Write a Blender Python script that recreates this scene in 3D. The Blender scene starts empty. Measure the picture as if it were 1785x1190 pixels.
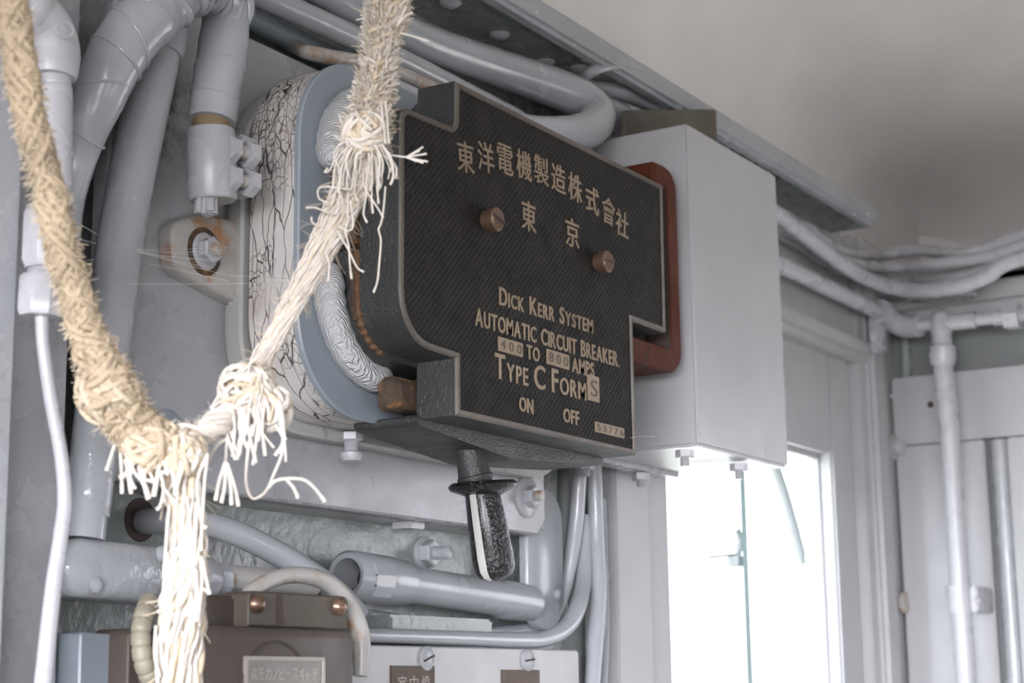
import bpy, bmesh, math, random
from mathutils import Vector, Matrix
from math import pi, sin, cos, radians
random.seed(7)
S = bpy.context.scene
COL = S.collection

# ------------------------------------------------------------------ camera
YAW, PITCH, ROLL, FPX = radians(31.64), radians(11.245), radians(-0.777), 3080.0
CAM = Vector((0, -0.6, 1.6))
FWD = Vector((cos(YAW)*cos(PITCH), sin(YAW)*cos(PITCH), sin(PITCH)))
R0 = Vector((sin(YAW), -cos(YAW), 0)); U0 = R0.cross(FWD)
RGT = cos(ROLL)*R0 + sin(ROLL)*U0
UPV = -sin(ROLL)*R0 + cos(ROLL)*U0
cd = bpy.data.cameras.new('camera'); cam = bpy.data.objects.new('camera', cd); COL.objects.link(cam)
cd.sensor_width = 36; cd.lens = FPX/1785*36; cd.clip_start = .02
M3 = Matrix((RGT, UPV, -FWD)).transposed()
cam.matrix_world = Matrix.Translation(CAM) @ M3.to_4x4()
cd.dof.use_dof = True; cd.dof.focus_distance = 1.16; cd.dof.aperture_fstop = 13
S.camera = cam

# ------------------------------------------------------------------ world, exposure
S.view_settings.view_transform = 'Standard'; S.view_settings.look = 'None'
S.view_settings.gamma = 1; S.view_settings.use_curve_mapping = False
S.view_settings.exposure = -0.14
W = bpy.data.worlds.new('sky'); S.world = W; W.use_nodes = True
wn = W.node_tree; wn.nodes.clear()
def N(t, typ, **kw):
    n = t.nodes.new(typ)
    for k, v in kw.items(): setattr(n, k, v)
    return n
wo = N(wn, 'ShaderNodeOutputWorld'); wb = N(wn, 'ShaderNodeBackground')
tc = N(wn, 'ShaderNodeTexCoord'); sep = N(wn, 'ShaderNodeSeparateXYZ')
wn.links.new(tc.outputs['Generated'], sep.inputs[0])
rz = N(wn, 'ShaderNodeValToRGB'); rz.color_ramp.elements[0].position = .30; rz.color_ramp.elements[1].position = .62
rz.color_ramp.elements[0].color = (.98, .95, .93, 1)      # sunlit ground below the horizon
rz.color_ramp.elements[1].color = (.93, .94, 1.06, 1)       # hazy sky
mr = N(wn, 'ShaderNodeMapRange'); mr.inputs[1].default_value = -1; mr.inputs[2].default_value = 1
wn.links.new(sep.outputs['Z'], mr.inputs[0]); wn.links.new(mr.outputs[0], rz.inputs[0])
dp = N(wn, 'ShaderNodeVectorMath', operation='DOT_PRODUCT'); dp.inputs[1].default_value = Vector((-.93, -.30, .12)).normalized()
wn.links.new(tc.outputs['Generated'], dp.inputs[0])
pw = N(wn, 'ShaderNodeMapRange'); pw.inputs[1].default_value = .72; pw.inputs[2].default_value = 1.0; pw.inputs[3].default_value = 1.0; pw.inputs[4].default_value = 10.0
wn.links.new(dp.outputs['Value'], pw.inputs[0])
mul = N(wn, 'ShaderNodeMath', operation='MULTIPLY'); mul.inputs[1].default_value = 6.0
wn.links.new(pw.outputs[0], mul.inputs[0])
wn.links.new(rz.outputs[0], wb.inputs[0]); wn.links.new(mul.outputs[0], wb.inputs[1]); wn.links.new(wb.outputs[0], wo.inputs[0])

sd = bpy.data.lights.new('sun', 'SUN'); sd.energy = 12; sd.angle = radians(.53); sd.color = (1, .95, .87)
sun = bpy.data.objects.new('sun', sd); COL.objects.link(sun); sun.location = (2, 4, 6)
sun.rotation_euler = Vector((-.35, -.40, -.85)).to_track_quat('-Z', 'Y').to_euler()

# ------------------------------------------------------------------ helpers
def at(px, py, **k):
    """where the sight line through photo point (px, py) meets a wall plane X=, Y= or Z=, or a distance D="""
    d = FWD*FPX + RGT*(px-892.5) - UPV*(py-595)
    (a, v), = k.items()
    if a == 'D': return CAM + d*(v/FPX)
    i = 'XYZ'.index(a)
    return CAM + d*((v-CAM[i])/d[i])
def ppx(P): return FPX/((Vector(P)-CAM).dot(FWD))           # pixels per metre at P

def spline(pts, n=8):
    pts = [Vector(p) for p in pts]
    if len(pts) < 3:
        return [pts[0].lerp(pts[1], i/n) for i in range(n+1)]
    P = [pts[0]*2-pts[1]] + pts + [pts[-1]*2-pts[-2]]
    out = []
    for i in range(1, len(P)-2):
        a, b, c, d = P[i-1:i+3]
        for j in range(n):
            t = j/n
            out.append(.5*((2*b)+(c-a)*t+(2*a-5*b+4*c-d)*t*t+(3*b-a-3*c+d)*t**3))
    out.append(pts[-1]); return out
def splinev(vals, n=8):
    return [v.x for v in spline([Vector((v, 0, 0)) for v in vals], n)] if len(vals) > 2 else [vals[0]+(vals[1]-vals[0])*i/n for i in range(n+1)]

class MB:
    def __init__(s): s.bm = bmesh.new(); s.mi = 0
    def face(s, vs):
        try:
            f = s.bm.faces.new(vs); f.material_index = s.mi; return f
        except ValueError: return None
    def box(s, x0, x1, y0, y1, z0, z1, bev=0.0):
        b = bmesh.new(); bmesh.ops.create_cube(b, size=1)
        for v in b.verts: v.co = Vector(((x0+x1)/2+v.co.x*(x1-x0), (y0+y1)/2+v.co.y*(y1-y0), (z0+z1)/2+v.co.z*(z1-z0)))
        if bev > 0: bmesh.ops.bevel(b, geom=b.edges[:], offset=bev, segments=2, affect='EDGES')
        s.merge(b); return s
    def merge(s, b, M=None):
        mp = {}
        for v in b.verts: mp[v] = s.bm.verts.new(M @ v.co if M else v.co)
        for f in b.faces: s.face([mp[v] for v in f.verts])
        b.free()
    def loft(s, rings, cap=True, mats=None):
        R = [[s.bm.verts.new(p) for p in r] for r in rings]
        n = len(R[0])
        for k in range(len(R)-1):
            if mats: s.mi = mats[k]
            for i in range(n):
                s.face([R[k][i], R[k][(i+1) % n], R[k+1][(i+1) % n], R[k+1][i]])
        if cap:
            s.face(R[0][::-1]); s.face(R[-1])
        return R
    def tube(s, path, rad, n=14, cap=True, twist=0):
        m = len(path); rad = rad if isinstance(rad, (list, tuple)) else [rad]*m
        T = [(path[min(i+1, m-1)]-path[max(i-1, 0)]).normalized() for i in range(m)]
        a = Vector((0, 0, 1)) if abs(T[0].z) < .9 else Vector((1, 0, 0))
        u = T[0].cross(a).normalized(); rings = []
        for i in range(m):
            u = (u - T[i]*u.dot(T[i])).normalized(); w = T[i].cross(u)
            rings.append([path[i]+(u*cos(2*pi*j/n)+w*sin(2*pi*j/n))*rad[i] for j in range(n)])
        s.loft(rings, cap); return s
    def lathe(s, p, axis, prof, n=24, cap=True):
        """prof: list of (distance along axis, radius)"""
        axis = Vector(axis).normalized(); a = Vector((0, 0, 1)) if abs(axis.z) < .9 else Vector((1, 0, 0))
        u = axis.cross(a).normalized(); w = axis.cross(u); p = Vector(p)
        s.loft([[p+axis*d+(u*cos(2*pi*(j+.5)/n)+w*sin(2*pi*(j+.5)/n))*r for j in range(n)] for d, r in prof], cap); return s
    def slab(s, poly, steps, mats=None, capmats=(0, 0)):
        """poly: XZ outline (counter clockwise seen from -Y); steps: list of (inset, y)"""
        rings = []
        for ins, y in steps:
            q = inset(poly, ins); rings.append([Vector((x, y, z)) for x, z in q])
        R = [[s.bm.verts.new(p) for p in r] for r in rings]; n = len(poly)
        for k in range(len(R)-1):
            s.mi = mats[k] if mats else 0
            for i in range(n): s.face([R[k][i], R[k+1][i], R[k+1][(i+1) % n], R[k][(i+1) % n]])
        s.mi = capmats[0]; s.face(R[0]); s.mi = capmats[1]; s.face(R[-1][::-1]); s.mi = 0
        return s
    def finish(s, name, mats, parent=None, sharp=40):
        bm = s.bm
        bmesh.ops.recalc_face_normals(bm, faces=bm.faces[:])
        org = Vector((0, 0, 0)); q = parent
        while q is not None: org += q.location; q = q.parent
        for f in bm.faces: f.smooth = True
        for e in bm.edges:
            if len(e.link_faces) == 2 and e.calc_face_angle(0) > radians(sharp): e.smooth = False
        if parent is None:
            xs = [v.co for v in bm.verts]
            org = Vector((sum(v.x for v in xs)/len(xs), sum(v.y for v in xs)/len(xs), min(v.z for v in xs)))
        bmesh.ops.translate(bm, vec=-org, verts=bm.verts[:])
        me = bpy.data.meshes.new(name); bm.to_mesh(me); bm.free()
        for m in (mats if isinstance(mats, (list, tuple)) else [mats]): me.materials.append(m)
        o = bpy.data.objects.new(name, me); COL.objects.link(o)
        if parent is not None: o.parent = parent
        else: o.location = org
        return o

def inset(poly, d):
    if d == 0: return list(poly)
    n = len(poly); out = []
    for i in range(n):
        p, q, r = Vector(poly[i-1]), Vector(poly[i]), Vector(poly[(i+1) % n])
        a = (q-p).normalized(); b = (r-q).normalized()
        na = Vector((-a.y, a.x)); nb = Vector((-b.y, b.x)); m = na+nb
        l = m.length
        if l < 1e-6: out.append(tuple(q+na*d)); continue
        m /= l; out.append(tuple(q+m*(d/max(.35, m.dot(na)))))
    return out
def rpoly(pts, seg=6):
    """pts: (x, z, corner radius), counter clockwise"""
    out = []; n = len(pts)
    for i in range(n):
        p = Vector(pts[i-1][:2]); q = Vector(pts[i][:2]); r = Vector(pts[(i+1) % n][:2]); rad = pts[i][2]
        if rad <= 0: out.append(tuple(q)); continue
        a = (p-q).normalized(); b = (r-q).normalized(); ang = a.angle(b)
        t = rad/math.tan(ang/2); c = q+(a+b).normalized()*(rad/sin(ang/2))
        s0 = q+a*t-c; s1 = q+b*t-c
        tot = s0.angle_signed(s1)
        for k in range(seg+1):
            v = s0.copy(); v.rotate(Matrix.Rotation(-tot*k/seg, 2)); out.append(tuple(c+v))
    return out
def rrect(x0, x1, z0, z1, r, seg=8): return rpoly([(x0, z0, r), (x1, z0, r), (x1, z1, r), (x0, z1, r)], seg)

def tag(o, label, cat, group=None):
    o['label'] = label; o['category'] = cat
    if group: o['group'] = group
    return o
def thing(name, label, cat, loc, group=None):
    o = bpy.data.objects.new(name, None); o.empty_display_size = .02; o.location = loc; COL.objects.link(o)
    return tag(o, label, cat, group)
def struct(o): o['kind'] = 'structure'; return o

# ------------------------------------------------------------------ materials
def mat(name, col, rough=.4, var=.10, bump=.25, bscale=90, dist=.0012, dirt=.0, dirtcol=(.14, .11, .09), dscale=380, rust=0.0, rcol=(.22, .08, .02),
        rscale=14, metal=0, spec=.5, kind=None, coat=0.0):
    m = bpy.data.materials.new(name); m.use_nodes = True; t = m.node_tree; t.nodes.clear(); L = t.links.new
    out = N(t, 'ShaderNodeOutputMaterial'); b = N(t, 'ShaderNodeBsdfPrincipled'); L(b.outputs[0], out.inputs[0])
    b.inputs['Roughness'].default_value = rough; b.inputs['Metallic'].default_value = metal; b.inputs['Specular IOR Level'].default_value = spec
    b.inputs['Coat Weight'].default_value = coat; b.inputs['Coat Roughness'].default_value = .15
    g = N(t, 'ShaderNodeNewGeometry'); pos = g.outputs['Position']
    def noise(sc, det=4, rg=.55):
        n = N(t, 'ShaderNodeTexNoise'); n.inputs['Scale'].default_value = sc; n.inputs['Detail'].default_value = det; n.inputs['Roughness'].default_value = rg
        L(pos, n.inputs['Vector']); return n.outputs['Fac']
    def ramp(src, a, c):
        r = N(t, 'ShaderNodeMapRange'); r.inputs[1].default_value = a; r.inputs[2].default_value = c; L(src, r.inputs[0]); return r.outputs[0]
    def mix(f, A, B):
        x = N(t, 'ShaderNodeMix', data_type='RGBA')
        for s_, v in ((0, f), (6, A), (7, B)):
            if hasattr(v, 'links'): L(v, x.inputs[s_])
            else: x.inputs[s_].default_value = v if s_ == 0 else (*v, 1)
        return x.outputs[2]
    def math_(op, a, c):
        x = N(t, 'ShaderNodeMath', operation=op)
        for i, v in enumerate((a, c)):
            if hasattr(v, 'links'): L(v, x.inputs[i])
            else: x.inputs[i].default_value = v
        return x.outputs[0]
    lo = tuple(c*(1-var) for c in col); hi = tuple(min(1, c*(1+var)) for c in col)
    c = mix(ramp(noise(9, 5), .3, .7), lo, hi)
    if dirt: c = mix(math_('MULTIPLY', ramp(noise(dscale, 6, .6), .62, .76), dirt), c, dirtcol)
    if rust: c = mix(math_('MULTIPLY', ramp(noise(rscale, 7, .65), .62-.22*rust, .70-.14*rust), min(1, .5+rust)), c, rcol)
    h = math_('ADD', noise(bscale, 3), math_('MULTIPLY', noise(bscale*.22, 2), .8))
    if kind == 'knurl':
        mp = N(t, 'ShaderNodeMapping'); mp.inputs['Rotation'].default_value = (0, radians(45), 0); mp.inputs['Scale'].default_value = (1, 0, 1); L(pos, mp.inputs[0])
        v = N(t, 'ShaderNodeTexVoronoi'); v.inputs['Scale'].default_value = 275; v.inputs['Randomness'].default_value = .12; L(mp.outputs[0], v.inputs['Vector'])
        dots = ramp(v.outputs['Distance'], .75, .1)
        h = math_('ADD', math_('MULTIPLY', dots, 1.0), math_('MULTIPLY', noise(1500, 2), .5))
        c = mix(math_('MULTIPLY', dots, math_('MULTIPLY', ramp(noise(60, 5), .35, .7), .35)), c, (.06, .05, .038))
    if kind == 'crack':
        vs = []
        for (sx, sy, sz), sc, th in (((26, 120, 20), 1, .024), ((150, 260, 150), 1, .045)):
            mp = N(t, 'ShaderNodeMapping'); mp.inputs['Scale'].default_value = (sx, sy, sz); L(pos, mp.inputs[0])
            nz = N(t, 'ShaderNodeTexNoise'); nz.inputs['Scale'].default_value = 60; L(pos, nz.inputs['Vector'])
            ad = N(t, 'ShaderNodeVectorMath', operation='MULTIPLY_ADD'); L(nz.outputs['Color'], ad.inputs[0]); ad.inputs[1].default_value = (.5, .5, .5); L(mp.outputs[0], ad.inputs[2])
            v = N(t, 'ShaderNodeTexVoronoi', feature='DISTANCE_TO_EDGE'); v.inputs['Scale'].default_value = sc; L(ad.outputs[0], v.inputs['Vector'])
            vs.append(ramp(v.outputs['Distance'], th, th*.25))
        k = math_('MAXIMUM', vs[0], math_('MULTIPLY', vs[1], ramp(noise(13, 3), .46, .56)))
        k = math_('MULTIPLY', k, ramp(noise(22, 3), .30, .52))
        c = mix(math_('MULTIPLY', ramp(noise(20, 6), .55, .75), .45), c, (.30, .20, .18))
        c = mix(k, c, (.055, .04, .032)); h = math_('SUBTRACT', math_('MULTIPLY', h, .4), math_('MULTIPLY', k, 2.0))
    if kind == 'weave':
        w = N(t, 'ShaderNodeTexWave', wave_type='BANDS', bands_direction='DIAGONAL'); w.inputs['Scale'].default_value = 290; w.inputs['Distortion'].default_value = 4; L(pos, w.inputs['Vector'])
        h = math_('ADD', math_('MULTIPLY', w.outputs['Fac'], .6), h)
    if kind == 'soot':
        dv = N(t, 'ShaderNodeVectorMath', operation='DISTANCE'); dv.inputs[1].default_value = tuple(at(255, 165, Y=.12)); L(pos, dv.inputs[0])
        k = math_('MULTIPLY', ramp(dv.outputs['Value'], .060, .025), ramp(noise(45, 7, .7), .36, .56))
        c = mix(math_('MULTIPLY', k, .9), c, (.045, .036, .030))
    L(c, b.inputs['Base Color'])
    rr = N(t, 'ShaderNodeMapRange'); rr.inputs[1].default_value = .3; rr.inputs[2].default_value = .7; rr.inputs[3].default_value = max(.05, rough-.06); rr.inputs[4].default_value = min(1, rough+.08)
    L(noise(35, 4), rr.inputs[0]); L(rr.outputs[0], b.inputs['Roughness'])
    bp = N(t, 'ShaderNodeBump'); bp.inputs['Strength'].default_value = bump; bp.inputs['Distance'].default_value = dist; L(h, bp.inputs['Height']); L(bp.outputs[0], b.inputs['Normal'])
    return m
M = {}
M['paint'] = mat('grey_paint', (.325, .335, .350), .25, var=.06, dirt=.12, bump=.3)
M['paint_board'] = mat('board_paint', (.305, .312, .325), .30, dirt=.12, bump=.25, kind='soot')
M['paint_smooth'] = mat('grey_paint_smooth', (.345, .345, .352), .36, dirt=0, bump=.10, bscale=140, var=.05)
M['paint_rough'] = mat('grey_paint_thick', (.305, .318, .335), .20, dirt=.12, bump=.75, bscale=110, dist=.0018)
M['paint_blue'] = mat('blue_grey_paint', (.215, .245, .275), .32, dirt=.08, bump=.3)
M['paint_pipe'] = mat('pipe_paint', (.315, .328, .348), .20, dirt=.10, bump=.28, bscale=120)
M['paint_dark'] = mat('dim_green_grey_paint', (.20, .22, .215), .27, dirt=.12, bump=.5, dist=.002)
M['paint_white'] = mat('pale_paint', (.36, .36, .378), .28, dirt=.0, bump=.08, var=.05)
M['paint_rusty'] = mat('pale_paint_rust', (.34, .33, .31), .36, dirt=.4, rust=.38, bump=.5, rscale=34, rcol=(.27, .12, .035))
M['paint_ring'] = mat('chipped_paint', (.33, .33, .315), .4, dirt=.8, dirtcol=(.06, .045, .035), dscale=60, bump=.5)
M['crack'] = mat('crackled_white_paint', (.50, .48, .46), .55, dirt=.1, bump=.9, dist=.0012, kind='crack')
M['asbestos'] = mat('white_cord_packing', (.44, .45, .46), .8, bump=.85, bscale=220, dist=.002, dirt=.3, kind='weave')
M['ceiling'] = mat('cream_ceiling_paint', (.66, .635, .62), .42, var=.06, bump=.08, bscale=60, dirt=.06)
M['black_face'] = mat('black_knurled_iron', (.0065, .006, .0058), .6, var=.3, spec=.18, bump=1.0, dist=.0009, dirt=.3, dirtcol=(.045, .035, .028), kind='knurl')
M['black'] = mat('black_iron_side', (.030, .031, .031), .42, var=.3, bump=.8, bscale=520, dist=.0011, dirt=.55, dirtcol=(.085, .08, .07), dscale=45)
M['black_rim'] = mat('worn_iron_edge', (.085, .072, .058), .5, var=.35, bump=.6, bscale=300, dirt=.6, dirtcol=(.03, .028, .025), dscale=40)
M['gold'] = mat('tan_lettering', (.215, .160, .105), .5, var=.2, bump=.4, bscale=500, dirt=.3)
M['rust'] = mat('rusty_iron', (.055, .036, .021), .75, var=.5, bump=1.0, bscale=260, dist=.002, dirt=.9, dirtcol=(.016, .012, .012), dscale=70, rust=.42, rcol=(.20, .095, .03), rscale=60)
M['rust_seam'] = mat('orange_rust', (.13, .065, .028), .8, var=.5, bump=1.0, bscale=300, dist=.002, dirt=.9, dirtcol=(.02, .015, .012), dscale=120)
M['redbrown'] = mat('red_brown_fibre', (.062, .0135, .0055), .65, spec=.2, var=.45, bump=.5, bscale=250, dirt=.9, dirtcol=(.012, .009, .008), dscale=34)  # dark patches: mottled fibre, and shade put into the colour
M['brass'] = mat('dull_screw_metal', (.23, .15, .105), .34, var=.3, metal=.75, bump=.3, dirt=.4)
M['gloss_black'] = mat('glossy_black_enamel', (.009, .009, .010), .16, var=.3, bump=1.0, bscale=240, dist=.0035, coat=.25)
M['white_paint'] = mat('white_stripe_paint', (.40, .40, .375), .45, bump=.3)
M['brown'] = mat('dark_brown_enamel', (.062, .050, .042), .45, spec=.25, var=.25, bump=.2, dirt=.35, dirtcol=(.11, .095, .08))
M['brown_dusty'] = mat('dusty_brown_plate', (.066, .054, .040), .6, var=.3, bump=.4, dirt=.5, dirtcol=(.16, .14, .11))
M['plate'] = mat('tarnished_nameplate', (.19, .175, .165), .5, var=.5, metal=.3, bump=.5, dirt=.9, dirtcol=(.05, .05, .048), dscale=60)
M['plate_edge'] = mat('nameplate_metal', (.30, .28, .25), .5, var=.3, metal=.3, bump=.4, dirt=.5)
M['fuse_brown'] = mat('corroded_brown_plate', (.085, .062, .042), .6, var=.4, bump=.7, dirt=.6, dirtcol=(.16, .12, .07))
M['hose'] = mat('olive_hose', (.22, .20, .15), .5, var=.2, bump=.4, dirt=.4)
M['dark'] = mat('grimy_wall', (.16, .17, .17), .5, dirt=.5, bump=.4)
M['gap'] = mat('gap_shade_brown', (.045, .030, .026), .7, bump=.8)  # dark brown painted in for the shade of gaps, slots and recesses
M['wood'] = mat('dark_wood_cable', (.20, .14, .08), .7, bump=.6)
M['rope'] = mat('straw_rope', (.375, .30, .21), .85, var=.4, bump=.8, bscale=500, dirt=.9, dirtcol=(.12, .08, .04), dscale=75, spec=.2)
M['fibre'] = mat('pale_rope_fibre', (.53, .49, .435), .8, var=.14, bump=.2, spec=.2)
M['fibre2'] = mat('straw_rope_fibre', (.46, .385, .285), .8, var=.22, bump=.2, spec=.2)
M['floor'] = mat('worn_floor', (.45, .42, .37), .6)
M['ground'] = mat('sunlit_ground', (.5, .48, .44), .9)
M['web'] = mat('spider_silk', (.75, .74, .72), .6, bump=0)
gm = bpy.data.materials.new('window_glass'); gm.use_nodes = True; t = gm.node_tree; t.nodes.clear()
o_ = N(t, 'ShaderNodeOutputMaterial'); mx = N(t, 'ShaderNodeMixShader'); tr = N(t, 'ShaderNodeBsdfTransparent'); gl = N(t, 'ShaderNodeBsdfGlossy'); gl.inputs['Roughness'].default_value = .02
tr.inputs[0].default_value = (.93, .97, .97, 1); fr0 = N(t, 'ShaderNodeLayerWeight'); fr0.inputs[0].default_value = .5; fr = N(t, 'ShaderNodeMath', operation='MULTIPLY'); fr.inputs[1].default_value = .12; t.links.new(fr0.outputs['Facing'], fr.inputs[0])
t.links.new(fr.outputs[0], mx.inputs[0]); t.links.new(tr.outputs[0], mx.inputs[1]); t.links.new(gl.outputs[0], mx.inputs[2]); t.links.new(mx.outputs[0], o_.inputs[0])
M['glass'] = gm

#==STRUCTURE==
WY = .165                                                   # back wall plane
XR = 2.12                                                   # end wall plane
wx0 = at(1172, 1000, Y=.15).x; wx1 = at(1466, 1100, Y=.15).x; wz1 = at(1440, 786, Y=.15).z
mb = MB()
mb.box(-.85, wx0-.005, WY, WY+.05, 0, 2.6); mb.box(wx0-.005, wx1+.08, WY, WY+.05, wz1+.06, 2.6)
mb.box(wx1+.08, XR+.25, WY, WY+.05, 0, 2.6); mb.box(wx0-.005, wx1+.08, WY, WY+.05, 0, .95)
struct(mb.finish('wall_front', M['paint_dark']))
mb = MB(); mb.box(XR, XR+.06, -.33, WY+.05, 0, 2.10); mb.box(XR, XR+.06, -2.2, -.33, 0, 1.0); mb.box(XR, XR+.06, -2.2, -.33, 1.95, 2.10); mb.box(XR, XR+.06, -2.2, -1.95, 1.0, 1.95); mb.box(XR, XR+.06, -1.95, -.95, 1.0, 1.95); mb.box(XR, XR+.06, -1.0, -.33, 1.0, 1.45);  mb.box(XR, 2.31, -2.2, WY+.05, 2.05, 2.10)
struct(mb.finish('wall_right', M['dark']))
struct(MB().box(2.31, 2.36, -2.2, WY+.05, 2.10, 2.6).finish('trim_10', M['ceiling']))
def wall_band(name, boxes):                                   # the cab's other sides: waist panel, window band with posts, frieze
    mb = MB()
    for b in boxes: mb.box(*b)
    return struct(mb.finish(name, M['paint_smooth']))
wall_band('wall_back', [(-.8, 2.3, -2.2, -2.15, 0, 1.05), (-.8, 2.3, -2.2, -2.15, 1.70, 2.6)]+[(x, x+.56, -2.2, -2.15, 1.05, 1.70) for x in (-.8, .10, 1.0, 1.85)])
wall_band('wall_left', [(-.85, -.8, -2.2, WY+.05, 0, 1.0), (-.85, -.8, -2.2, WY+.05, 1.9, 2.6)]+[(-.85, -.8, y, y+w, 1.0, 1.9) for y, w in ((-2.2, .5), (-1.1, .12), (-.05, .27))])
struct(MB().box(-.85, XR+.1, -2.2, WY+.05, -.05, 0).finish('floor', M['floor']))
struct(MB().box(-30, 40, -30, 40, -1.3, -1.25).finish('ground', M['ground']))
# ceiling: a vault that comes down to the rail over the breaker and to the end of the cab
def ceil_z(x, y):
    a = max(0, min(1, (.162-y)/.85)); b = max(0, min(1, (2.314-x)/.75))
    ga = math.sqrt(max(0, 1-(1-a)**2)); gb = math.sqrt(max(0, 1-(1-b)**2))
    e = 2.21-.16*max(0, min(1, (.168-y)/.25))*max(0, min(1, (x-1.5)/.6))
    return e+(2.50-e)*ga**.85*gb**.8
mb = MB(); nx, ny = 110, 80
X_ = [-.85+(2.314+.85)*(1-(1-i/nx)**1.6) for i in range(nx+1)]; Y_ = [-2.2+(.162+2.2)*(1-(1-j/ny)**1.8) for j in range(ny+1)]
G = [[mb.bm.verts.new((x, y, ceil_z(x, y))) for y in Y_] for x in X_]
G2 = [[mb.bm.verts.new((x, y, ceil_z(x, y)+.03)) for y in Y_] for x in X_]
for i in range(nx):
    for j in range(ny):
        mb.face([G[i][j], G[i+1][j], G[i+1][j+1], G[i][j+1]]); mb.face([G2[i][j], G2[i][j+1], G2[i+1][j+1], G2[i+1][j]])
struct(mb.finish('ceiling', M['ceiling'], sharp=80))
# cant rail: the dark angle iron between ceiling and wall, with rivets along its underside
rail = MB().box(-.5, 1.95, .100, WY, 2.135, 2.150, .002).finish('trim_1', M['paint_dark']); struct(rail)
mb = MB(); mb.box(-.5, 1.93, .084, .1005, 2.128, 2.152, .004); lip = mb.finish('rail_lip', M['paint_rough'], rail); rail_r = [(870, 60), (950, 108), (785, 5), (1010, 118)]
for p in rail_r:
    q = at(*p, Z=2.135)
    MB().lathe(q+Vector((0, 0, .002)), (0, 0, -1), [(0, .009), (.003, .009), (.006, .006), (.007, .001)], 14).finish('rivet', M['paint_rough'], rail)
mb = MB(); mb.box(-.8, 2.31, WY-.003, WY+.002, 2.148, 2.222); mb.box(1.951, 2.31, WY-.003, WY+.002, 2.09, 2.148); struct(mb.finish('trim_9', M['ceiling']))
# left pillars
z0, z1 = 1.0, 2.4
xl = at(38, 500, Y=.06).x
struct(MB().box(xl-.12, xl, .06, .16, z0, z1, .004).finish('trim_2', M['paint']))
xp = at(117, 800, Y=.10).x
struct(MB().box(xl-.02, xp, .10, WY, z0, 2.03, .003).finish('trim_3', M['paint']))

#==BREAKER BOARD==
BY = .12
b0 = at(172, 845, Y=BY); b1 = at(950, 860, Y=BY); bz0 = at(617, 890, Y=BY).z; bz1 = at(430, 62, Y=BY).z
board = thing('mounting_board', 'large grey painted board on the wall behind the black circuit breaker', 'board', (1.0, BY, bz0))
mb = MB(); mb.slab(rpoly([(b0.x, bz0, .0), (b1.x-.012, bz0, 0), (b1.x, bz0+.012, 0), (b1.x, bz1, .0), (b0.x, bz1, 0)]), [(.0015, BY), (0, BY+.0015), (0, BY+.012)]); mb.box(b0.x, at(912, 900, Y=.13).x, BY+.010, WY, bz0, bz0+.008)
mb.finish('panel', M['paint_board'], board)
def hexnut(mb, p, axis, r, h): mb.lathe(p, axis, [(0, r), (h*.85, r), (h, r*.86)], 6)
def bolt(name, p, axis, rw, rn, m, parent, stud=.009, thread=True, mstud=None):
    """washer, hex nut and threaded stud standing off a plate"""
    mb = MB(); ax = Vector(axis).normalized()
    if rw: mb.lathe(p, ax, [(-.001, rw), (.0015, rw), (.003, rw*.86)], 24)
    hexnut(mb, Vector(p)+ax*.002, ax, rn, rn*.85)
    o = mb.finish(name, m, parent)
    if stud:
        mb = MB(); pr = [(0, rn*.45)]
        k = 0
        while k*.0011 < stud: pr += [(k*.0011, rn*.5), (k*.0011+.00055, rn*.43)]; k += 1
        mb.lathe(Vector(p)+ax*(.002+rn*.80), ax, pr, 14); mb.finish('stud', mstud or m, o)
    return o
p = at(917, 866, Y=BY); bolt('bolt', p, (0, -1, 0), .0165, .0088, M['paint'], board, .006, mstud=M['paint_rusty'])
p = at(290, 748, Y=BY); MB().lathe(p, (0, -1, 0), [(-.001, .012), (.002, .012), (.004, .009), (.005, .001)], 24).finish('bolt_cap', M['paint_blue'], board)
p = at(715, 929, Y=BY+.02); MB().box(p.x-.009, p.x+.009, BY+.013, BY+.03, bz0-.0045, bz0+.004, .0008).finish('packing_block', M['paint_white'], board)
# wall bolt under the board
p = at(738, 965, Y=WY); wbolt = thing('wall_bolt', 'painted hex bolt with threaded stud on the wall below the mounting board', 'bolt', p)
bolt('nut', p, (0, -1, 0), .013, .0105, M['paint_rough'], wbolt, .014)

#==CIRCUIT BREAKER==
br = thing('circuit_breaker', 'black iron automatic circuit breaker with raised tan lettering on a crackled white block', 'circuit breaker', (1.02, .06, 1.76))
# cover
cover_poly = rpoly([(.907, 1.770, 0), (1.146, 1.770, 0), (1.146, 1.871, 0), (1.201, 1.871, 0), (1.203, 1.990, 0),
                    (.909, 1.989, 0), (.908, 1.957, .006), (.847, 1.955, .010), (.846, 1.808, .032), (.907, 1.806, 0)])
mb = MB(); mb.slab(cover_poly, [(.0042, .0008), (.0036, -.0004), (.0012, -.0002), (0, .0012), (0, .030)], mats=[1, 1, 1, 2], capmats=(0, 2))
cover = mb.finish('cover', [M['black_face'], M['black_rim'], M['black']], br, 30)
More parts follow.
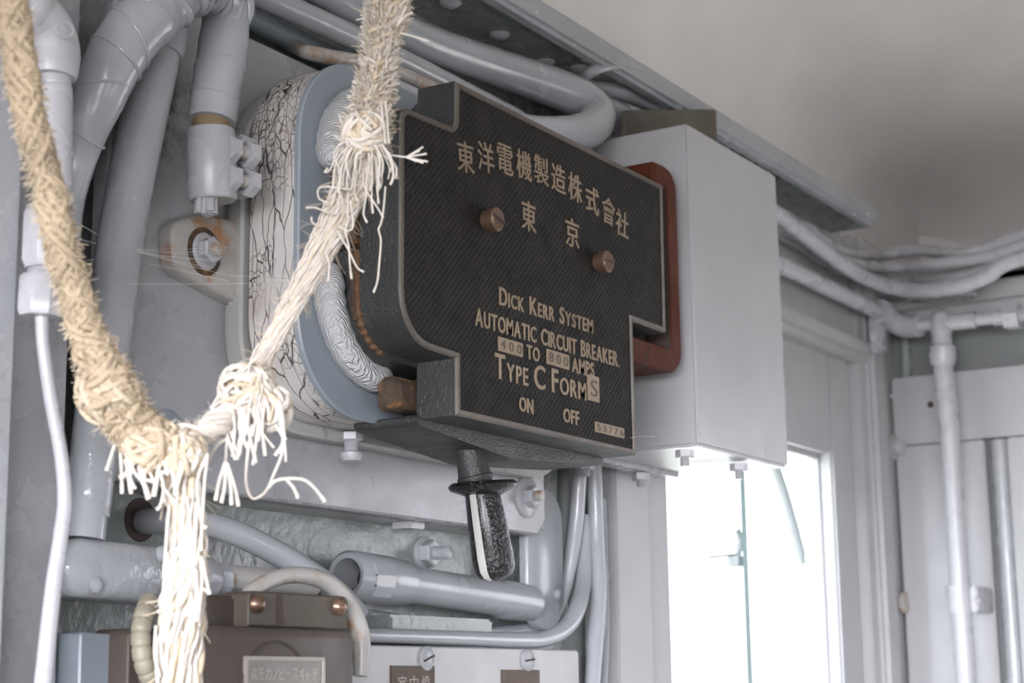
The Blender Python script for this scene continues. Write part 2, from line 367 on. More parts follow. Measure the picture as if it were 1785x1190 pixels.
# casting behind the cover: shelf with a bellied underside
base_poly = rpoly([(.905, 1.7665, .004), (1.02, 1.756, .05), (1.147, 1.765, .004), (1.147, 1.86, .004), (.965, 1.86, .004), (.963, 1.802, .003), (.934, 1.802, .003), (.934, 1.7735, .003), (.905, 1.7725, .002)])
mb = MB(); mb.slab(base_poly, [(.0, .0285), (0, .078)]); mb.finish('base_casting', M['black'], br, 30)
mb = MB(); mb.slab(rpoly([(.8545, 1.803, .034), (1.19, 1.803, .02), (1.19, 1.978, .02), (.8545, 1.958, .026)], 10), [(0, .029), (0, .0605)]); mb.finish('inner_housing', M['black'], br, 30)
mb = MB(); mb.slab(rpoly([(.93, 1.978, .004), (1.1, 1.985, .004), (1.1, 2.0, .01), (.955, 2.0, .012)]), [(0, .0285), (0, .07)]); mb.finish('top_lug', M['black'], br, 30)
path = spline([Vector((.8495, .0335, z)) for z in (1.868, 1.855, 1.842)]+[Vector((.880-.0305*cos(a), .0335, 1.838-.0305*sin(a))) for a in (.35, .7, 1.05, 1.4)], 6)
MB().tube(path, [.0026+.0007*sin(i*1.9) for i in range(len(path))], 10).finish('rust_seam', M['rust_seam'], br)
path = [p+Vector((.0035, .006, .0035)) for p in path]
MB().tube(path, [.0024+.0006*sin(i*2.3) for i in range(len(path))], 10).finish('rust_seam', M['rust'], br)
q0 = at(598, 330, Y=.04); q1 = at(650, 445, Y=.04)
MB().slab(rrect(q0.x, q1.x, q1.z, q0.z, .004), [(.002, .0315), (0, .034), (0, .055)]).finish('rusty_pad', M['rust'], br, 30)
q0 = at(688, 652, Y=.034); q1 = at(740, 722, Y=.034)
MB().slab(rrect(q0.x, q1.x+.002, q1.z, q0.z, .006), [(.005, .0320), (.001, .0345), (0, .038), (0, .047)]).finish('rusty_corner', M['rust'], br, 30)
q = at(650, 742, Y=.07); MB().box(q.x-.004, q.x+.026, .062, .078, q.z-.001, q.z+.0045, .001).finish('paint_chip', M['white_paint'], br)
# mounting block with flange sheet on its front
fx0, fx1, fz0, fz1 = .824, 1.23, 1.770, 2.003
fp = rrect(fx0, fx1, fz0, fz1, .062, 14)
MB().slab(fp, [(.001, .0600), (0, .0612), (0, .064)]).finish('flange', M['paint_blue'], br, 30)
MB().slab(inset(fp, .0015), [(0, .0642), (0, .100)]).finish('insulating_block', M['crack'], br, 30)
rp = rrect(fx0-.002, fx1+.002, fz0-.006, fz1-.010, .062, 14)
MB().slab(rp, [(.002, .1035), (0, .105), (0, .1135), (.004, .1145), (.004, .1195)]).finish('iron_ring', M['paint_ring'], br, 30)
# white cord packing, two arcs
def arc_tube(cx, cz, r, a0, a1, y, rad, mname, nm, n=22):
    path = [Vector((cx+r*cos(radians(a0+(a1-a0)*i/n)), y, cz+r*sin(radians(a0+(a1-a0)*i/n)))) for i in range(n+1)]
    mb = MB(); mb.tube(path, [rad*(.55 if i in (0, n) else .8 if i in (1, n-1) else 1)*(1+.05*sin(i*2.7)) for i in range(n+1)], 14); return mb.finish(nm, M[mname], br, 60)
arc_tube(.893, 1.933, .046, 92, 190, .0535, .0100, 'asbestos', 'cord_packing')
arc_tube(.898, 1.850, .052, 168, 280, .0535, .0100, 'asbestos', 'cord_packing')
# red-brown arc shield plate at the right
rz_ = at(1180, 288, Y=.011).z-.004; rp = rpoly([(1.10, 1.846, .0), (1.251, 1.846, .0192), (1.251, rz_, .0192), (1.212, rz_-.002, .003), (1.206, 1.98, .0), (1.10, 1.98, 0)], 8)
MB().slab(rp, [(.0185, .034), (.0180, .0125), (.0170, .0112), (.003, .0110), (0, .014), (0, .055)], mats=[1, 0, 0, 0, 0], capmats=(1, 0)).finish('arc_shield', [M['redbrown'], M['gap']], br, 30)  # recess wall and floor coloured dark to carry their shade
# slotted screws
for i, (sx, sy, rot) in enumerate(((866, 382, .25), (1059, 456, -.1))):
    c = at(sx, sy, Y=-.008)
    sc = MB().lathe((c.x, .001, c.z), (0, -1, 0), [(0, .0068), (.003, .0068), (.0032, .0080), (.0095, .0080), (.0108, .0068)], 22).finish('screw', M['brass'], br)
    b = bmesh.new(); bmesh.ops.create_cube(b, size=1)
    mb = MB(); mb.merge(b, Matrix.Translation((c.x, -.0098, c.z)) @ Matrix.Rotation(rot, 4, 'Y') @ Matrix.Diagonal((.0145, .0016, .0016, 1))); mb.finish('screw_slot', M['gap'], sc)
# lettering -----------------------------------------------------------------
dg = None
def glyph(ch, bold=.012):
    cu = bpy.data.curves.new('glyph', 'FONT'); cu.body = ch; cu.size = 1; cu.extrude = .02; cu.offset = bold; cu.resolution_u = 4
    o = bpy.data.objects.new('glyph', cu); COL.objects.link(o)
    d = bpy.context.evaluated_depsgraph_get(); me = bpy.data.meshes.new_from_object(o.evaluated_get(d))
    vs = [v.co.copy() for v in me.vertices]; fs = [tuple(p.vertices) for p in me.polygons]
    bpy.data.objects.remove(o); bpy.data.curves.remove(cu); bpy.data.meshes.remove(me)
    return vs, fs
GC = {}
def put(mb, ch, x, z, w, h, y, depth=.0006, bold=.012, cell=False, rot=0, lower=0):
    """one raised character: left x, baseline z, width w, height h on a plane facing -Y"""
    if (ch, bold) not in GC: GC[(ch, bold)] = glyph(ch, bold)
    vs, fs = GC[(ch, bold)]
    if not vs: return
    x0 = min(v.x for v in vs); x1 = max(v.x for v in vs); y0 = min(v.y for v in vs); y1 = max(v.y for v in vs)
    cx, cz = x+w/2, z+h/2; out = []
    for v in vs:
        a = (v.x-x0)/max(1e-6, x1-x0)*w-w/2; b_ = (v.y-y0)/max(1e-6, y1-y0)*h-h/2
        out.append(mb.bm.verts.new((cx+a*cos(rot)-b_*sin(rot), y-depth*.5-v.z/.02*depth*.5, cz+a*sin(rot)+b_*cos(rot))))
    for f in fs: mb.face([out[i] for i in f])
def aspect(ch, bold=.012):
    if (ch, bold) not in GC: GC[(ch, bold)] = glyph(ch, bold)
    vs = GC[(ch, bold)][0]
    return (max(v.x for v in vs)-min(v.x for v in vs))/.73
def word(mb, text, pl, pr_, hc, y=0.0008, small=.8, bold=.012, plane=None, gap=.16):
    """pl, pr_: photo points of the left and right end of the baseline; hc: capital height in metres"""
    a = at(*pl, Y=y); b = at(*pr_, Y=y); wd = b.x-a.x; x = 0; lay = []; first = True
    for ch in text:
        if ch == ' ': x += .55; first = True; continue
        s_ = 1 if first or ch.isdigit() else small
        aw = aspect(ch, bold)*s_ if ch != '.' else .12
        lay.append((ch, x, aw, s_ if ch != '.' else .14)); x += aw+gap; first = False
    tot = x-gap; k = wd/tot
    for ch, xx, aw, s_ in lay:
        f = (xx/tot); put(mb, ch, a.x+xx*k, a.z+(b.z-a.z)*f, aw*k, hc*s_, y, bold=bold)
FY = .0008
mb = MB()
for ch, px, py in zip('東洋電機製造株式會社', (811, 846, 880, 913, 943, 973, 1002, 1032, 1060, 1084), (274, 274, 278, 288, 297, 311, 327, 349, 368, 390)):
    c = at(px, py, Y=FY); rot = -(c.x-1.026)*.8
    put(mb, ch, c.x-.0098, c.z-.0102, .0196, .0204, FY, bold=.004, rot=rot)
for ch, px, py in (('東', 921, 377), ('京', 997, 406)):
    c = at(px, py, Y=FY); put(mb, ch, c.x-.0095, c.z-.0105, .019, .021, FY, bold=.006)
mb.finish('maker_lettering', M['gold'], br, 30)
mb = MB()
word(mb, 'DICK KERR SYSTEM', (870, 531), (1033, 581), .0122)
word(mb, 'AUTOMATIC CIRCUIT BREAKER.', (828, 567), (1079, 640), .0118, small=.93)
word(mb, 'TO', (918, 625), (940, 632), .0098, small=1); word(mb, 'AMPS', (997, 648), (1035, 658), .0105, small=1)
word(mb, 'TYPE', (863, 658), (920, 673), .0165, small=.72); word(mb, 'C', (931, 676), (950, 681), .0165); word(mb, 'FORM', (962, 683), (1021, 698), .0165, small=.74)
word(mb, 'ON', (905, 716), (929, 722), .0098, small=1); word(mb, 'OFF', (982, 735), (1009, 742), .0098, small=1)
mb.finish('type_lettering', M['gold'], br, 30)
for txt, (ax_, ay_), (bx_, by_), hh in (('400', (868, 611), (910, 623), .0095), ('800', (952.5, 634), (991, 645), .0105), ('S', (1024, 697), (1043.5, 702), .0185), ('53776', (1037, 752), (1087, 765), .0075)):
    a = at(ax_, ay_, Y=FY); b = at(bx_, by_, Y=FY); z = (a.z+b.z)/2
    tb = MB().box(a.x, b.x, -.0002, .002, z, z+hh, .0003).finish('number_tablet', M['gold'], br)
    mb = MB(); n = len(txt); w = (b.x-a.x)
    for i, ch in enumerate(txt):
        cw = w/n*.55 if n > 1 else w*.6; put(mb, ch, a.x+w*(i+.5)/n-cw/2, z+hh*.18, cw, hh*.64, -.0002, .0003, bold=-.004)
    mb.finish('stamped_number', M['brown'], tb)
# handle: neck, disc guard, tapered grip with a white painted stripe
hp = [at(815, 772, Y=.045), at(830, 842, Y=.042)]; hx = (hp[1]-hp[0]).normalized()
L_ = (hp[1]-hp[0]).length
handle = MB().lathe(hp[0], hx, [(-.01, .0088), (0, .0088), (L_*.35, .0098), (L_*.8, .0112), (L_*.83, .0122), (L_*.93, .0122), (L_, .0112)], 22).finish('handle_neck', M['black'], br)
g0 = at(838, 845, Y=.040); g1 = at(866, 1012, Y=.036); gx = (g1-g0).normalized(); GL = (g1-g0).length
disc_ax = (gx+Vector((-.10, .05, .0))).normalized()
dc = at(842, 846, Y=.040)
mb = MB(); mb.lathe(dc, disc_ax, [(-.003, .011), (-.0025, .0215), (0, .0238), (.0025, .0225), (.007, .012)], 28); mb.finish('guard_disc', M['gloss_black'], br)
grip = MB().lathe(g0, gx, [(0, .0105), (GL*.1, .0118), (GL*.4, .0131), (GL*.75, .0142), (GL*.88, .0138), (GL*.95, .0112), (GL*.985, .0065), (GL, .001)], 26).finish('grip', M['gloss_black'], br)
# stripe: thin strip following the left front of the grip
mb = MB(); sv = Vector((-1, .02, 0)); side = (sv-gx*gx.dot(sv)).normalized(); tang = gx.cross(side)
prof = [(0.02, .0107), (.1, .0118), (.4, .0131), (.75, .0142), (.88, .0138), (.95, .0112), (.985, .0068)]
rows = []
for f_, r_ in prof:
    rows.append([g0+gx*GL*f_+(side*cos(a)+tang*sin(a))*(r_+.0004) for a in (-.21, -.07, .07, .21)])
V = [[mb.bm.verts.new(p) for p in r] for r in rows]
for i in range(len(V)-1):
    for j in range(3): mb.face([V[i][j], V[i+1][j], V[i+1][j+1], V[i][j+1]])
mb.finish('painted_stripe', M['white_paint'], grip)
# bolts below
p = at(612, 770, Y=.10); bb = MB(); hexnut(bb, p+Vector((0, 0, .006)), (0, 0, -1), .0080, .0055); bo = bb.finish('bolt', M['paint_white'], br)
mb = MB(); mb.lathe(p, (0, 0, -1), [(-.002, .0050)]+[(i*.0009, .0050 if i % 2 else .0044) for i in range(9)], 16); mb.finish('stud', M['paint'], bo)
MB().lathe(p+Vector((0, 0, -.0075)), (0, 0, -1), [(0, .0075), (.0025, .0075), (.0052, .006), (.0065, .002)], 20).finish('cap_nut', M['paint_white'], bo)
# mounting lug at the left
lx = at(347, 440, Y=.112); e0 = at(410, 392, Y=.112); e1 = at(410, 527, Y=.112); tip = at(292, 436, Y=.112)
lug = MB().slab(rpoly([(tip.x+.002, lx.z-.016, .012), (e1.x+.005, e1.z-.002, .006), (e1.x+.04, e1.z, 0), (e0.x+.04, e0.z+.002, 0), (lx.x+.004, e0.z+.001, .012), (tip.x-.001, lx.z+.013, .012)], 8), [(.003, .1080), (.001, .1090), (0, .1110), (0, .1195)]).finish('mounting_lug', M['paint_rusty'], br, 50)
pb = Vector((lx.x, .1085, lx.z)); MB().lathe(pb, (0, -1, 0), [(-.001, .0150), (.0012, .0150), (.0016, .0135)], 24).finish('rust_ring', M['rust'], br)
bolt('bolt', pb, (0, -1, 0), .0118, .0085, M['paint_white'], br, .005, mstud=M['paint_rusty'])

#==CABLE CLAMP==
def vtube(name, pts, rad, m, parent=None, n=16, seg=8):
    path = spline(pts, seg); r = splinev(rad, seg) if isinstance(rad, (list, tuple)) else rad
    mb = MB(); mb.tube(path, r, n); return mb.finish(name, m, parent, 50)
CY = .085
ct = at(367, 226, Y=CY); cb = at(371, 350, Y=CY); rc = 43/ppx(ct)
cl = thing('cable_clamp', 'grey cylindrical cable clamp with two bolts left of the crackled block', 'clamp', cb)
mb = MB(); ax_ = (cb-ct).normalized(); LL = (cb-ct).length
mb.lathe(ct, ax_, [(0, rc*.5), (0, rc*.94), (.002, rc), (LL-.002, rc), (LL, rc*.93), (LL, rc*.4)], 30); mb.finish('clamp_body', M['paint'], cl)
for (ny_) in (258, 308):
    a = at(396, ny_, Y=CY-.012); d = at(452, ny_-8, Y=CY-.012); dx = (Vector((1, -.15, 0))).normalized()
    nb = MB(); hexnut(nb, a, dx, .0088, .0068); nut = nb.finish('nut', M['paint_white'], cl)
    mb = MB(); mb.lathe(a+dx*.006, dx, [(i*.0008, .0044 if i % 2 else .0038) for i in range(15)], 14); mb.finish('thread', M['paint_rusty'], nut)
    hb = MB(); hexnut(hb, a+dx*.0145, dx, .0088, .0068); hd = hb.finish('bolt_head', M['paint_white'], cl)
mb = MB(); a = at(420, 262, Y=CY+.004); d = at(420, 345, Y=CY+.004); mb.box(a.x-.012, a.x+.004, CY-.006, CY+.008, d.z, a.z+.006, .001); mb.finish('clamp_flange', M['paint'], cl)
ce = at(358, 376, Y=CY); c0 = at(359, 346, Y=CY)
mb = MB()
for i in range(19):
    a = 2.4*i; r_ = .0056*math.sqrt(i/19)*1.0; off = Vector((cos(a)*r_, sin(a)*r_, 0)); mb.tube([c0+off+Vector((0, 0, .006)), ce+off*1.05+Vector((0, 0, .0007*(i % 4)))], .0016, 7)
mb.finish('cable_end', M['paint_white'], cl)
ct2 = at(369, 210, Y=CY); mb = MB(); mb.lathe(ct2+Vector((0, 0, .004)), (0, 0, -1), [(0, rc*.75), (.016, rc*.75)], 22); mb.finish('bare_cable', M['wood'], cl)

#==LEFT PIPES==
# wrapped conduit looping over into the clamp
pts = [(108, 500, .10), (116, 420, .10), (122, 345, .10), (140, 270, .094), (165, 190, .084), (205, 95, .075), (262, 22, .071), (315, -18, .072), (365, -22, .078), (392, 20, .083), (388, 90, .085), (376, 160, .085), (369, 213, .085)]
rad = [23, 24, 26, 31, 42, 52, 55, 48, 42, 41, 43, 43, 42]
wc = thing('wrapped_conduit', 'thick tape-wrapped grey conduit looping down into the cable clamp', 'conduit', at(200, 200, Y=.095))
path = [at(x, y, Y=d) for x, y, d in pts]; R_ = [r/ppx(p) for r, p in zip(rad, path)]
P_ = spline(path, 14); RR = splinev(R_, 14)
for i in range(len(P_)):
    s_ = i/len(P_)
    RR[i] *= 1+.045*max(0, sin(s_*95))**6*(1 if s_ > .42 and s_ < .7 else .5)+.015*sin(s_*40)
    if .50 < s_ < .68: RR[i] *= 1+.10*abs(sin(s_*80))-.05
mb = MB(); mb.tube(P_, RR, 24); mb.finish('wrapping', M['paint_pipe'], wc, 70)
# lapped tape edges and puckers standing off the wrapping
WF = []
u = None
for i in range(len(P_)):
    T_ = (P_[min(i+1, len(P_)-1)]-P_[max(i-1, 0)]).normalized()
    u = T_.cross(FWD).normalized() if u is None else (u-T_*u.dot(T_)).normalized(); WF.append((P_[i], T_, u, T_.cross(u), RR[i]))
for i_, sl_ in ((48, .3), (61, -.4), (69, .25), (75, .5), (80, -.3), (86, .45), (92, .3), (98, -.35), (146, .2), (156, -.2)):
    p_, T_, u, w, r_ = WF[i_]
    mb = MB(); mb.tube([p_+(u*cos(a)+w*sin(a))*(r_*1.0)+T_*(sl_*r_*cos(a)) for a in [2*pi*q/30 for q in range(31)]], .0009, 6); mb.finish('tape_edge', M['paint_pipe'], wc)
for i_ in range(86, 124, 4):
    p_, T_, u, w, r_ = WF[i_]; a0 = random.uniform(0, 6)
    mb = MB(); mb.tube([p_+(u*cos(a0+q*.32)+w*sin(a0+q*.32))*(r_*.97)+T_*(q*.0022) for q in range(11)], [.0012+.0026*sin(pi*q/10) for q in range(11)], 8); mb.finish('fold', M['paint_pipe'], wc, 70)
# large straight conduit
lc = thing('grey_conduit', 'long straight grey conduit with threaded collar at its top, leaning left', 'conduit', at(150, 880, Y=.1))
a = at(283, 40, Y=.1015); b = at(272, 100, Y=.1015); c = at(210, 420, Y=.1015); d = at(150, 900, Y=.1015); s_ = 1/ppx(b)
P_ = spline([a, b, c, d], 20); mb = MB(); mb.tube(P_, [41/ppx(p)*(1+(.018*sin(i*2.6) if i < 26 and i > 18 else 0)) for i, p in enumerate(P_)], 26); mb.finish('tube', M['paint_rough'], lc)
ax_ = (b-a).normalized(); mb = MB(); mb.lathe(a-ax_*.004, ax_, [(0, 44*s_), (.004, 48*s_), ((b-a).length, 47*s_), ((b-a).length+.002, 45*s_), ((b-a).length+.002, 40*s_)], 28); mb.finish('collar', M['paint_pipe'], lc)
a2 = at(150, 872, Y=.1015); b2 = at(143, 940, Y=.1015); s2 = 1/ppx(a2); ax_ = (b2-a2).normalized(); mb = MB(); mb.lathe(a2, ax_, [(0, 30*s2), (0, 38*s2), (.003, 40*s2), ((b2-a2).length, 40*s2)], 26); mb.finish('socket', M['paint_pipe'], lc)
# small conduit with elbow, unions and thin lead
sp = thing('elbow_conduit', 'pale conduit with a cast elbow at the top and two hex unions', 'conduit', at(70, 550, Y=.05))
EY = .048
ep = [at(x, y, Y=EY) for x, y in ((28, -25), (52, 15), (78, 42), (93, 78), (95, 108))]; k = 1/ppx(ep[3])
P_ = spline(ep, 8); mb = MB(); mb.tube(P_, [42*k]*8+[44*k]*(len(P_)-8), 26)
mb.lathe(at(96, 96, Y=EY), (at(95, 108, Y=EY)-at(96, 96, Y=EY)), [(-.003, 41*k), (0, 44*k), (.010, 42*k), (.0125, 39*k), (.0125, 29*k)], 28)
mb.lathe(P_[11], P_[9]-P_[11], [(0, 43*k), (.001, 45.5*k), (.009, 45.5*k), (.010, 43*k)], 28); mb.finish('elbow', M['paint_white'], sp)
c0 = at(112, 52, Y=EY-.012); eb = MB(); nr = (CAM-c0).normalized(); nr = (nr+Vector((.25, 0, 0))).normalized()
eb.tube([c0+nr*.002+(nr.cross(Vector((0, 0, 1))).normalized()*cos(a)+Vector((0, 0, 1))*sin(a))*.0042 for a in [2*pi*i/20 for i in range(21)]], .0006, 6, False); eb.finish('cast_mark', M['paint'], sp)
a = at(95, 118, Y=EY); b = at(97, 360, Y=EY); P_ = [a.lerp(b, i/60) for i in range(61)]
mb = MB(); mb.tube(P_, [(28+(1.4*(i % 2) if i < 9 or i > 50 else 2.5))*k for i in range(61)], 24); mb.finish('tube', M['paint_white'], sp)
a = at(88, 366, Y=EY); b = at(84, 470, Y=EY); mb = MB(); LL = (b-a).length; mb.lathe(a, b-a, [(0, 40*k), (.003, 47*k), (LL-.004, 47*k), (LL, 40*k)], 8); mb.finish('union_body', M['paint_white'], sp)
mb = MB(); mb.lathe(b, b-a, [(i*.0009, (36 if i % 2 else 33)*k) for i in range(8)], 20); mb.finish('thread', M['paint_white'], sp)
a = at(74, 480, Y=EY); b = at(70, 553, Y=EY); mb = MB(); LL = (b-a).length; mb.lathe(a, b-a, [(0, 34*k), (.002, 40*k), (LL-.003, 40*k), (LL, 36*k), (LL, 16*k)], 8); mb.finish('gland_nut', M['paint_white'], sp)
vtube('lead', [at(x, y, Y=EY) for x, y in ((73, 548), (75, 600), (88, 690), (106, 790), (113, 870), (105, 940), (92, 1030), (74, 1200))], [12*k, 11*k, 12*k, 12*k, 13*k, 13*k, 14*k, 15*k], M['paint_white'], sp)
tag(sp, sp['label'], 'conduit')

#==OVERHEAD PIPES==
def pipe(name, label, pts, r_px, m, cat='pipe', n=18, group=None, seg=10):
    path = [at(p[0], p[1], **{('X' if len(p) > 3 else 'Y'): p[2]}) for p in pts]
    rs = [r_px/ppx(path[len(path)//2])]*len(path) if not isinstance(r_px, list) else [r/ppx(p) for r, p in zip(r_px, path)]
    P_ = spline(path, seg); R_ = splinev(rs, seg); mb = MB(); mb.tube(P_, R_, n)
    return tag(mb.finish(name, m, None, 50), label, cat, group)
pipe('overhead_conduit', 'thickest overhead conduit making a hairpin bend above the black circuit breaker', [(520, -40, .118), (600, 5, .118), (740, 72, .115), (850, 112, .112), (960, 150, .108), (1018, 176, .1), (1040, 203, .088), (1022, 228, .078), (975, 236, .075), (915, 232, .078), (860, 215, .085)], [29, 30, 32, 33, 35, 35, 34, 34, 34, 33, 32], M['paint_pipe'], 'conduit', 22)
pipe('overhead_conduit', 'grey overhead conduit running just below the thickest one', [(440, -14, .112), (591, 54, .112), (700, 106, .112), (800, 157, .112), (900, 208, .112)], 21, M['paint_pipe'], 'conduit')
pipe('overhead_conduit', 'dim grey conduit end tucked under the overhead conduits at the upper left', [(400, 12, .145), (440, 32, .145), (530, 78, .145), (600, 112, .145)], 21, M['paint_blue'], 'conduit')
pipe('overhead_conduit', 'stained rusty conduit coming out of the wall above the crackled block', [(500, 72, .16), (520, 84, .13), (545, 93, .112), (635, 110, .108), (690, 125, .104), (760, 156, .1), (840, 196, .1)], 13, M['paint_rusty'], 'conduit')
pipe('overhead_conduit', 'short thin conduit stub beside the top of the black cover', [(640, 122, .105), (690, 147, .1), (725, 163, .095), (760, 182, .09)], 10, M['paint_pipe'], 'conduit')
pipe('cable_loop', 'outermost cable loop arching over the dark flap on the grey box', [(985, 195, .135), (1003, 158, .125), (1030, 125, .098), (1080, 114, .088), (1130, 130, .09), (1163, 158, .09), (1180, 190, .09), (1186, 230, .09)], 10, M['paint_pipe'], 'cable')
pipe('cable_loop', 'middle cable of the loops beside the hairpin conduit', [(960, 160, .145), (1000, 152, .138), (1040, 152, .125), (1080, 160, .112), (1130, 178, .11), (1180, 200, .1), (1230, 235, .1)], 14, M['paint_pipe'], 'cable')
pipe('cable_loop', 'lowest cable of the loops beside the hairpin conduit', [(1000, 168, .14), (1030, 172, .13), (1070, 184, .12), (1110, 200, .098), (1150, 222, .098)], 12, M['paint_pipe'], 'cable')

#==GREY BOX==
gx0, gx1, gy0, gy1, gz0, gz1 = 1.264, 1.446, .006, .100, 1.791, 2.059
gb = thing('grey_box', 'plain grey sheet metal box to the right of the black circuit breaker', 'box', (1.35, .05, gz0))
MB().box(gx0, gx1, gy0, gy1, gz0, gz1, .0025).finish('casing', M['paint_smooth'], gb)
for p in ((1290, 292), (1340, 303), (1222, 758), (1335, 785), (1370, 790)):
    q = at(*p, Y=gy0); MB().lathe(q, (0, -1, 0), [(-.001, .0022), (.0004, .0022), (.0006, .001)], 12).finish('rivet', M['paint_smooth'], gb)
q = at(1146, 762, X=gx0); MB().lathe(q, (-1, 0, 0), [(-.001, .003), (.0008, .003), (.001, .002)], 12).finish('screw', M['paint'], gb)
for p in ((1193, 788), (1287, 812)):
    q = at(p[0], p[1]-8, Z=gz0); bolt('bolt', q, (0, 0, -1), .0, .0075, M['paint_white'], gb, .007)
# bracket strip that carries the box
a = at(1005, 806, Z=gz0-.002); b = at(1115, 836, Z=gz0-.002)
sb = thing('bracket_strip', 'narrow pale bracket strip with bolts below the black circuit breaker', 'bracket', (a.x, a.y, gz0-.005))
MB().box(1.19, 1.42, .1005, .118, gz0-.004, gz0+.014, .001).finish('strip', M['paint_white'], sb)
for p in ((1117, 826), (1020, 806)):
    q = at(p[0], p[1], Y=.109); q.z = gz0-.003; bolt('bolt', q, (0, 0, -1), .0, .0078, M['paint_white'], sb, .006)
# dark flap standing above the box
fl = [at(1090, 192, Y=.07), at(1248, 190, Y=.07), at(1250, 245, Y=.07), at(1090, 245, Y=.07)]
mb = MB(); mb.slab(rpoly([(fl[3].x, fl[3].z-.01, .0), (fl[2].x, fl[2].z-.015, 0), (fl[1].x, fl[1].z, .004), (fl[0].x, fl[0].z, .004)]), [(.0008, .0695), (0, .0705), (0, .074)])
tag(mb.finish('metal_flap', M['brown_dusty']), 'dark brown rectangular flap standing up behind the top of the grey box', 'plate')

#==RIGHT CORNER==
BYR = .145
fx = at(1444, 1000, Y=.15).x
# window: jambs, header and glass
def win():
    w = bpy.data.objects.new('window_1', None); w.location = (1.7, .17, wz1); COL.objects.link(w); struct(w); w.empty_display_size = .02
    jl = at(1076, 1000, Y=.13).x; j2 = at(1137, 1000, Y=.13).x
    mb = MB(); mb.box(jl, j2, .13, WY+.001, .9, 2.12, .003); mb.box(j2-.002, at(1168, 1000, Y=.138).x, .138, WY+.03, .9, 2.12, .002); mb.finish('window_jamb', M['paint_smooth'], w)
    sx = at(1497, 1000, Y=.15).x
    mb = MB(); mb.box(wx1, sx, .15, WY+.004, .9, wz1+.3, .003); mb.finish('window_stile', M['paint_smooth'], w)
    mb = MB(); mb.box(jl, wx1+.003, .152, WY+.004, wz1, wz1+.3, .003); mb.finish('top_rail', M['paint_smooth'], w)
    mb = MB(); mb.box(wx0-.02, wx1, .166, .175, wz1-.006, wz1+.012, .001); mb.box(wx1-.004, wx1+.010, .166, .176, .9, wz1, .001); mb.finish('glazing_bead', M['paint_smooth'], w)
    mb = MB(); gm_ = at(1302, 1000, Y=.18).x
    mb.box(wx0-.01, gm_, .178, .181, .95, wz1+.02); mb.finish('pane', M['glass'], w)
    mb = MB(); mb.box(gm_+.0005, wx1+.02, .183, .186, .95, wz1+.02); mb.finish('pane', M['glass'], w)
    gl_ = bpy.data.materials.new('glass_edge'); gl_.use_nodes = True; gl_.node_tree.nodes['Principled BSDF'].inputs[0].default_value = (.05, .075, .07, 1)
    mb = MB(); mb.box(gm_-.0003, gm_+.0001, .178, .184, .95, wz1); mb.finish('glass_edge', gl_, w)
    return w
win()
# header beam with moulding
hz0 = at(1364, 546, Y=BYR).z; hz1 = at(1361, 478, Y=BYR).z; hxe = at(1512, 590, Y=BYR).x
mb = MB(); mb.box(1.33, hxe, BYR, WY, hz0, hz1+.06, .002); hb = struct(mb.finish('trim_4', M['paint_smooth']))
mz = at(1364, 572, Y=.130).z
mb = MB(); mb.box(1.33, at(1525, 600, Y=.130).x, .130, WY, mz+.010, hz0+.002, .002); mb.box(1.33, at(1518, 612, Y=.134).x, .135, WY, mz, mz+.012, .002); struct(mb.finish('trim_5', M['paint_smooth']))
# strip painted dark for the shade of the gap, and corner post
xg0 = at(1490, 800, Y=.155).x; xg1 = at(1502, 800, Y=.155).x
struct(MB().box(xg0, xg1+.004, .152, WY, .9, hz0, .001).finish('trim_6', M['gap']))
xa = at(1502, 800, Y=.14).x; xb = at(1521, 800, Y=.135).x; xc = at(1550, 800, Y=.13).x
mb = MB(); mb.box(xa, xb+.002, .138, WY, .9, 2.14, .002); mb.box(xb, xc, .128, WY, .9, 2.14, .006); mb.box(xc-.004, XR, .142, WY, .9, 2.14, .001); struct(mb.finish('trim_7', M['paint_smooth']))
p = at(1558, 780, Y=.140); pb = thing('post_bolt', 'round headed bolt on the corner post beside the wide plank', 'bolt', p)
MB().lathe(p, (-.3, -1, 0), [(-.002, .016), (.002, .016), (.003, .011), (.010, .011), (.013, .007), (.014, .001)], 22).finish('head', M['paint_smooth'], pb)
p = at(1562, 692, Y=.138); tag(MB().box(p.x-.014, p.x+.012, .118, .142, p.z-.003, p.z+.003, .001).finish('metal_tab', M['paint_white']), 'small horizontal metal tab at the corner post beside the plank hole', 'tab')
p = at(1576, 1050, Y=.138); tag(MB().lathe(p, (-.3, -1, 0), [(-.002, .013), (.002, .013), (.004, .010), (.005, .001)], 20).finish('painted_plug', M['paint_rusty']), 'rust stained round plug low on the corner post', 'plug')
# plank, boards and half round on the end wall
PX = 2.10
za = at(1560, 659, X=PX).z; zb = at(1570, 776, X=PX).z
pl = tag(MB().box(PX, XR, -.32, .139, zb, za, .002).finish('wall_plank', M['paint_smooth']), 'wide horizontal grey plank with a small hole on the end wall', 'plank')
q = at(1622, 705, X=PX); MB().lathe(q, (-1, 0, 0), [(-.003, .004), (.0003, .004), (.0004, .003)], 14).finish('hole', M['gap'], pl)
y1 = at(1722, 900, X=PX).y
tag(MB().box(PX+.003, XR, y1, .139, .9, zb-.001, .002).finish('wall_board', M['paint_smooth']), 'grey vertical board below the plank, behind the thin downpipe', 'board')
y2 = at(1762, 900, X=PX).y
tag(MB().lathe((PX+.014, (y1+y2)/2-.002, .9), (0, 0, 1), [(0, (y1-y2)/2-.003), (zb-.902, (y1-y2)/2-.003)], 24).finish('round_moulding', M['paint']), 'vertical half round moulding right of the downpipe', 'moulding')
tag(MB().box(PX+.003, XR, -.32, y2, .9, zb-.001, .002).finish('wall_board', M['paint_smooth']), 'grey vertical board at the right edge beyond the half round moulding', 'board')
